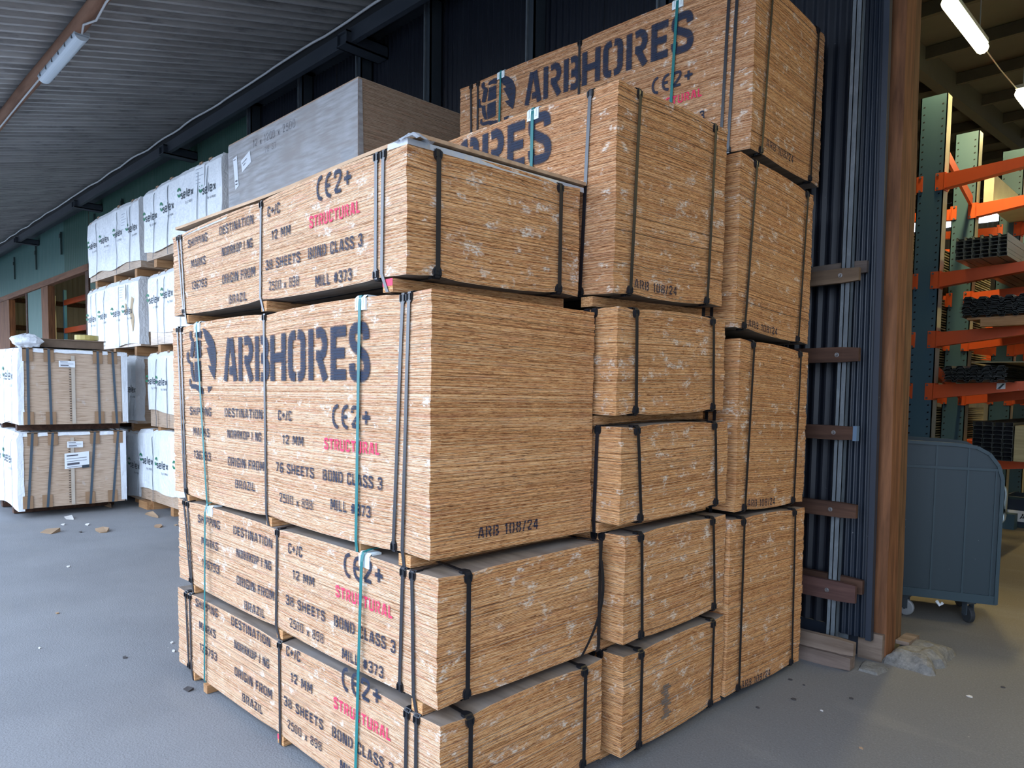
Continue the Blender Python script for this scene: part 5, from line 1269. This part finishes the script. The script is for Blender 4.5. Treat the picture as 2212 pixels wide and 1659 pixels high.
m = MB(); m.box(-.50, 7.52, 3.98, -.15, 10, 4.0); m.box(-.50, 7.5, 3.99, -.40, 10, 4.30); tag(m.build('white_panel_stack', plain('white_panel', (0.45, 0.45, 0.36), 0.6, 0, 0.1)), 'pale panels stacked on edge on the top arms of the second column', 'panels')
# stock on the far side of the racks
for k, z in enumerate((2.98, 2.40, 1.86, 1.10)):
    t = thing('strip_stack', ['upper', 'second', 'third', 'bottom'][k]+' stack of thin pale strips on the rack arms behind the timber post', 'strips')
    r = random.Random(k)
    for i in range(14):
        m = MB(); a = r.uniform(0, .15); m.box(-1.75+a, 5.7+r.uniform(-.06, .06), z+.06+i*.031, -.83, 9.5, z+.06+i*.031+.014); m.build('strip', plain('strip_%d' % (i % 3), ((.26, .24, .16), (.12, .11, .08), (.36, .33, .24))[i % 3], 0.8, 0, 0.1), t)
# label on an arm
m = MB(); m.quad([(.06, 5.995-.004, 1.795), (.135, 5.991, 1.80), (.135, 5.991, 1.86), (.06, 5.991, 1.855)])
m2 = MB(); m2.quad([(.065, 5.9895, 1.80), (.09, 5.9895, 1.80), (.13, 5.9895, 1.852), (.11, 5.9895, 1.852)])
t = thing('load_sign', 'small white load sign on the fourth orange arm', 'sign'); m.build('sign_plate', LABEL, t); m2.build('sign_print', PRINT, t)

# cart
ct = thing('roll_cart', 'dark blue sheet-metal cart with ribbed side on castor wheels, standing inside the doorway', 'cart', loc=(.583, 3.866, 0))
th = math.atan2(.213, .575)
ct.rotation_euler = (0, 0, th); ct.scale = (1, 1, 1.02)
CB = metal_paint('cart_blue', (0.005, 0.021, 0.030), (0.009, 0.028, 0.038), 0.5, mottled=0.5); CB2 = metal_paint('cart_rib', (0.011, 0.034, 0.046), (0.018, 0.042, 0.054), 0.5)
# local frame: x from -1.0 (left) to 0 (right), z 0.17..1.36, y 0..0.62 to the back
def poly_face(y, tk=.0):
    P = [(-1.05, .19), (0, .19), (0, 1.10), (-.03, 1.20), (-.09, 1.28), (-.17, 1.325), (-.30, 1.34), (-1.05, 1.36)]
    return [(a, y, b) for a, b in P]
m = MB(); m.quad(poly_face(0)); m.quad(poly_face(.012)[::-1])
A, B = poly_face(0), poly_face(.012)
for i in range(len(A)): j = (i+1) % len(A); m.quad([A[i], A[j], B[j], B[i]])
m.build('side_panel', CB, ct)
m = MB(); F = poly_face(.60); G_ = poly_face(.612); m.quad(F[::-1]); m.quad(G_)
for i in range(len(F)): j = (i+1) % len(F); m.quad([F[i], F[j], G_[j], G_[i]])
m.build('side_panel', CB, ct)
m = MB(); m.box(-1.05, .012, .19, -1.04, .60, 1.3); m.build('end_panel', CB, ct)
m = MB(); m.box(-.012, .012, .19, 0, .60, 1.08); m.build('end_panel', CB, ct)
m = MB(); m.box(-1.05, 0, .17, 0.0, .612, .20); m.box(-1.05, -.012, .17, .006, 0, .235); m.build('base_frame', CB2, ct)
m = MB()
top = [(-1.05, 1.36), (-.30, 1.34), (-.17, 1.325), (-.09, 1.28), (-.03, 1.20), (0, 1.10), (0, .19)]
for a, b in zip(top, top[1:]): m.bar((a[0], -.006, a[1]-.012), (b[0], -.006, b[1]-.012), .012, .016, up=Vector((0, 1, 0)))
m.build('rim', CB2, ct)
for xx in (-.22, -.43, -.64, -.85):
    m = MB(); m.box(xx-.006, -.012, .235, xx+.006, 0, 1.33); m.build('rib', CB2, ct)
m = MB(); m.box(-1.05, -.014, 1.145, -.005, 0, 1.165); m.build('rib', CB2, ct)
m = MB(); m.box(-.045, -.010, .235, -.035, 0, 1.15); m.build('rib', CB2, ct)
m = MB(); m.tube([(.0, .10, 1.04), (.018, .10, 1.035), (.034, .10, 1.015), (.042, .10, .98), (.044, .10, .90), (.043, .10, .82), (.036, .10, .785), (.022, .10, .765), (.0, .10, .76)], .012, 8); m.build('handle', plain('handle_steel', (0.30, 0.36, 0.38), 0.3, 0.6, 0), ct, smooth=True)
WH = plain('castor_tyre', (0.03, 0.033, 0.037), 0.6, 0, 0.1)
def castor(x, y, rz, mat=WH):
    mm = Matrix.Translation((x, y, 0)) @ Matrix.Rotation(rz, 4, 'Z')
    m = MB(); m.tube([(-.018, 0, .062), (-.012, 0, .062), (.012, 0, .062), (.018, 0, .062)], [.054, .062, .062, .054], 18)
    m.v = [tuple(mm @ Vector(v)) for v in m.v]; m.build('wheel', mat, ct, smooth=False)
    m = MB(); m.box(-.030, -.02, .06, -.024, .035, .150); m.box(.024, -.02, .06, .030, .035, .150); m.box(-.036, -.03, .145, .036, .055, .170); m.tube([(-.034, 0, .062), (.034, 0, .062)], .010, 8)
    m.v = [tuple(mm @ Vector(v)) for v in m.v]; m.build('castor_fork', STEELD, ct)
castor(-.16, .07, .5); castor(-.585, .06, 1.2, plain('castor_light', (0.28, 0.29, 0.30), 0.5, 0, 0.1)); castor(-.16, .54, .5); castor(-.95, .54, .3); castor(-.95, .07, .2)
m = MB(); m.tube([(-.38, -.005, .15), (-.36, .01, .12), (-.34, .0, .14)], .012, 6); m.build('rag', LABEL, ct, 'scrap of white rag caught under the base')

# second cart / bin with the sign
bt = thing('steel_bin', 'low dark blue steel bin with a white sign, partly cut by the picture edge', 'bin', loc=(-.09, .06, 0))
BINB = metal_paint('bin_blue', (0.006, 0.018, 0.045), (0.010, 0.026, 0.055), 0.5)
m = MB(); m.box(-.365, 9.0, .02, 1.1, 9.02, .40); m.box(-.365, 9.65, .02, 1.1, 9.67, .40); m.box(-.365, 9.0, .02, -.345, 9.67, .40); m.box(1.08, 9.0, .02, 1.1, 9.67, .40); m.box(-.36, 9.0, .02, 1.1, 9.67, .04); m.build('bin_body', BINB, bt)
m = MB(); m.box(-.38, 8.975, .375, 1.11, 9.005, .41); m.box(-.375, 8.985, 0, 1.1, 9.0, .045); m.build('bin_rim', CB2, bt)
m = MB(); m.box(-.355, 8.965, .085, .02, 8.975, .230); sg = m.build('sign_plate', LABEL, bt, 'white sign plate with black letters')
text(lambda a, b, lay: Vector((a, 8.961-.0002*lay, b)), 'STÅL', -.325, .125, .0, .185, .085, plain('sign_black', (0.01, 0.01, 0.01), 0.6, 0, 0), sg, 'sign_text')
for k, (z, q) in enumerate(((0, 'lowest'), (.22, 'middle'), (.44, 'upper'), (.66, 'topmost'))):
    m = MB(); m.box(-.30+.05*k, 10.55+.03*k, z, 1.5, 11.3, z+.20); tag(m.build('timber_balk', wood('yellowtimber', (0.25, 0.17, 0.06), (0.42, 0.30, 0.12), 3, 20, 20, .8)), q+' yellow timber balk of the low stack behind the steel bin', 'timber')
m = MB(); m.bar((-.55, 8.9, .006), (-.25, 7.9, .006), .008, .004); tag(m.build('floor_strip', DCH), 'thin black strip lying on the warehouse floor', 'strip')

# ------------------------------------------------------------------ seen through the far openings
def prack(x, y0, label):
    t = thing('pallet_rack', label, 'rack')
    for yy in (y0, y0+1.0):
        m = MB(); m.box(x-.05, yy, 0, x+.05, yy+.08, 4.75); m.build('upright', metal_paint('upright_blue', (0.03, 0.16, 0.28), (0.04, 0.12, 0.2), .5), t)
    for z in (1.6, 3.35, 4.25):
        for yy in (y0+.02, y0+1.0):
            m = MB(); m.box(x+.05, yy-.03, z, x+2.7, yy+.03, z+.16); m.build('load_beam', ORANGE, t)
    for xx in (x+2.75,):
        m = MB(); m.box(xx-.05, y0, 0, xx+.05, y0+.08, 4.75); m.build('upright', metal_paint('upright_blue', (0.03, 0.16, 0.28), (0.04, 0.12, 0.2), .5), t)
prack(-25.75, 4.0, 'blue and orange pallet rack seen through the far opening')
m = MB(); m.tube([(-23.45, 3.2, 0), (-23.45, 3.2, 4.3)], .07, 10); tag(m.build('drain_pipe', plain('pipe_grey', (0.30, 0.30, 0.28), 0.5, 0, 0.1), smooth=True), 'grey vertical pipe just inside the far opening', 'pipe')
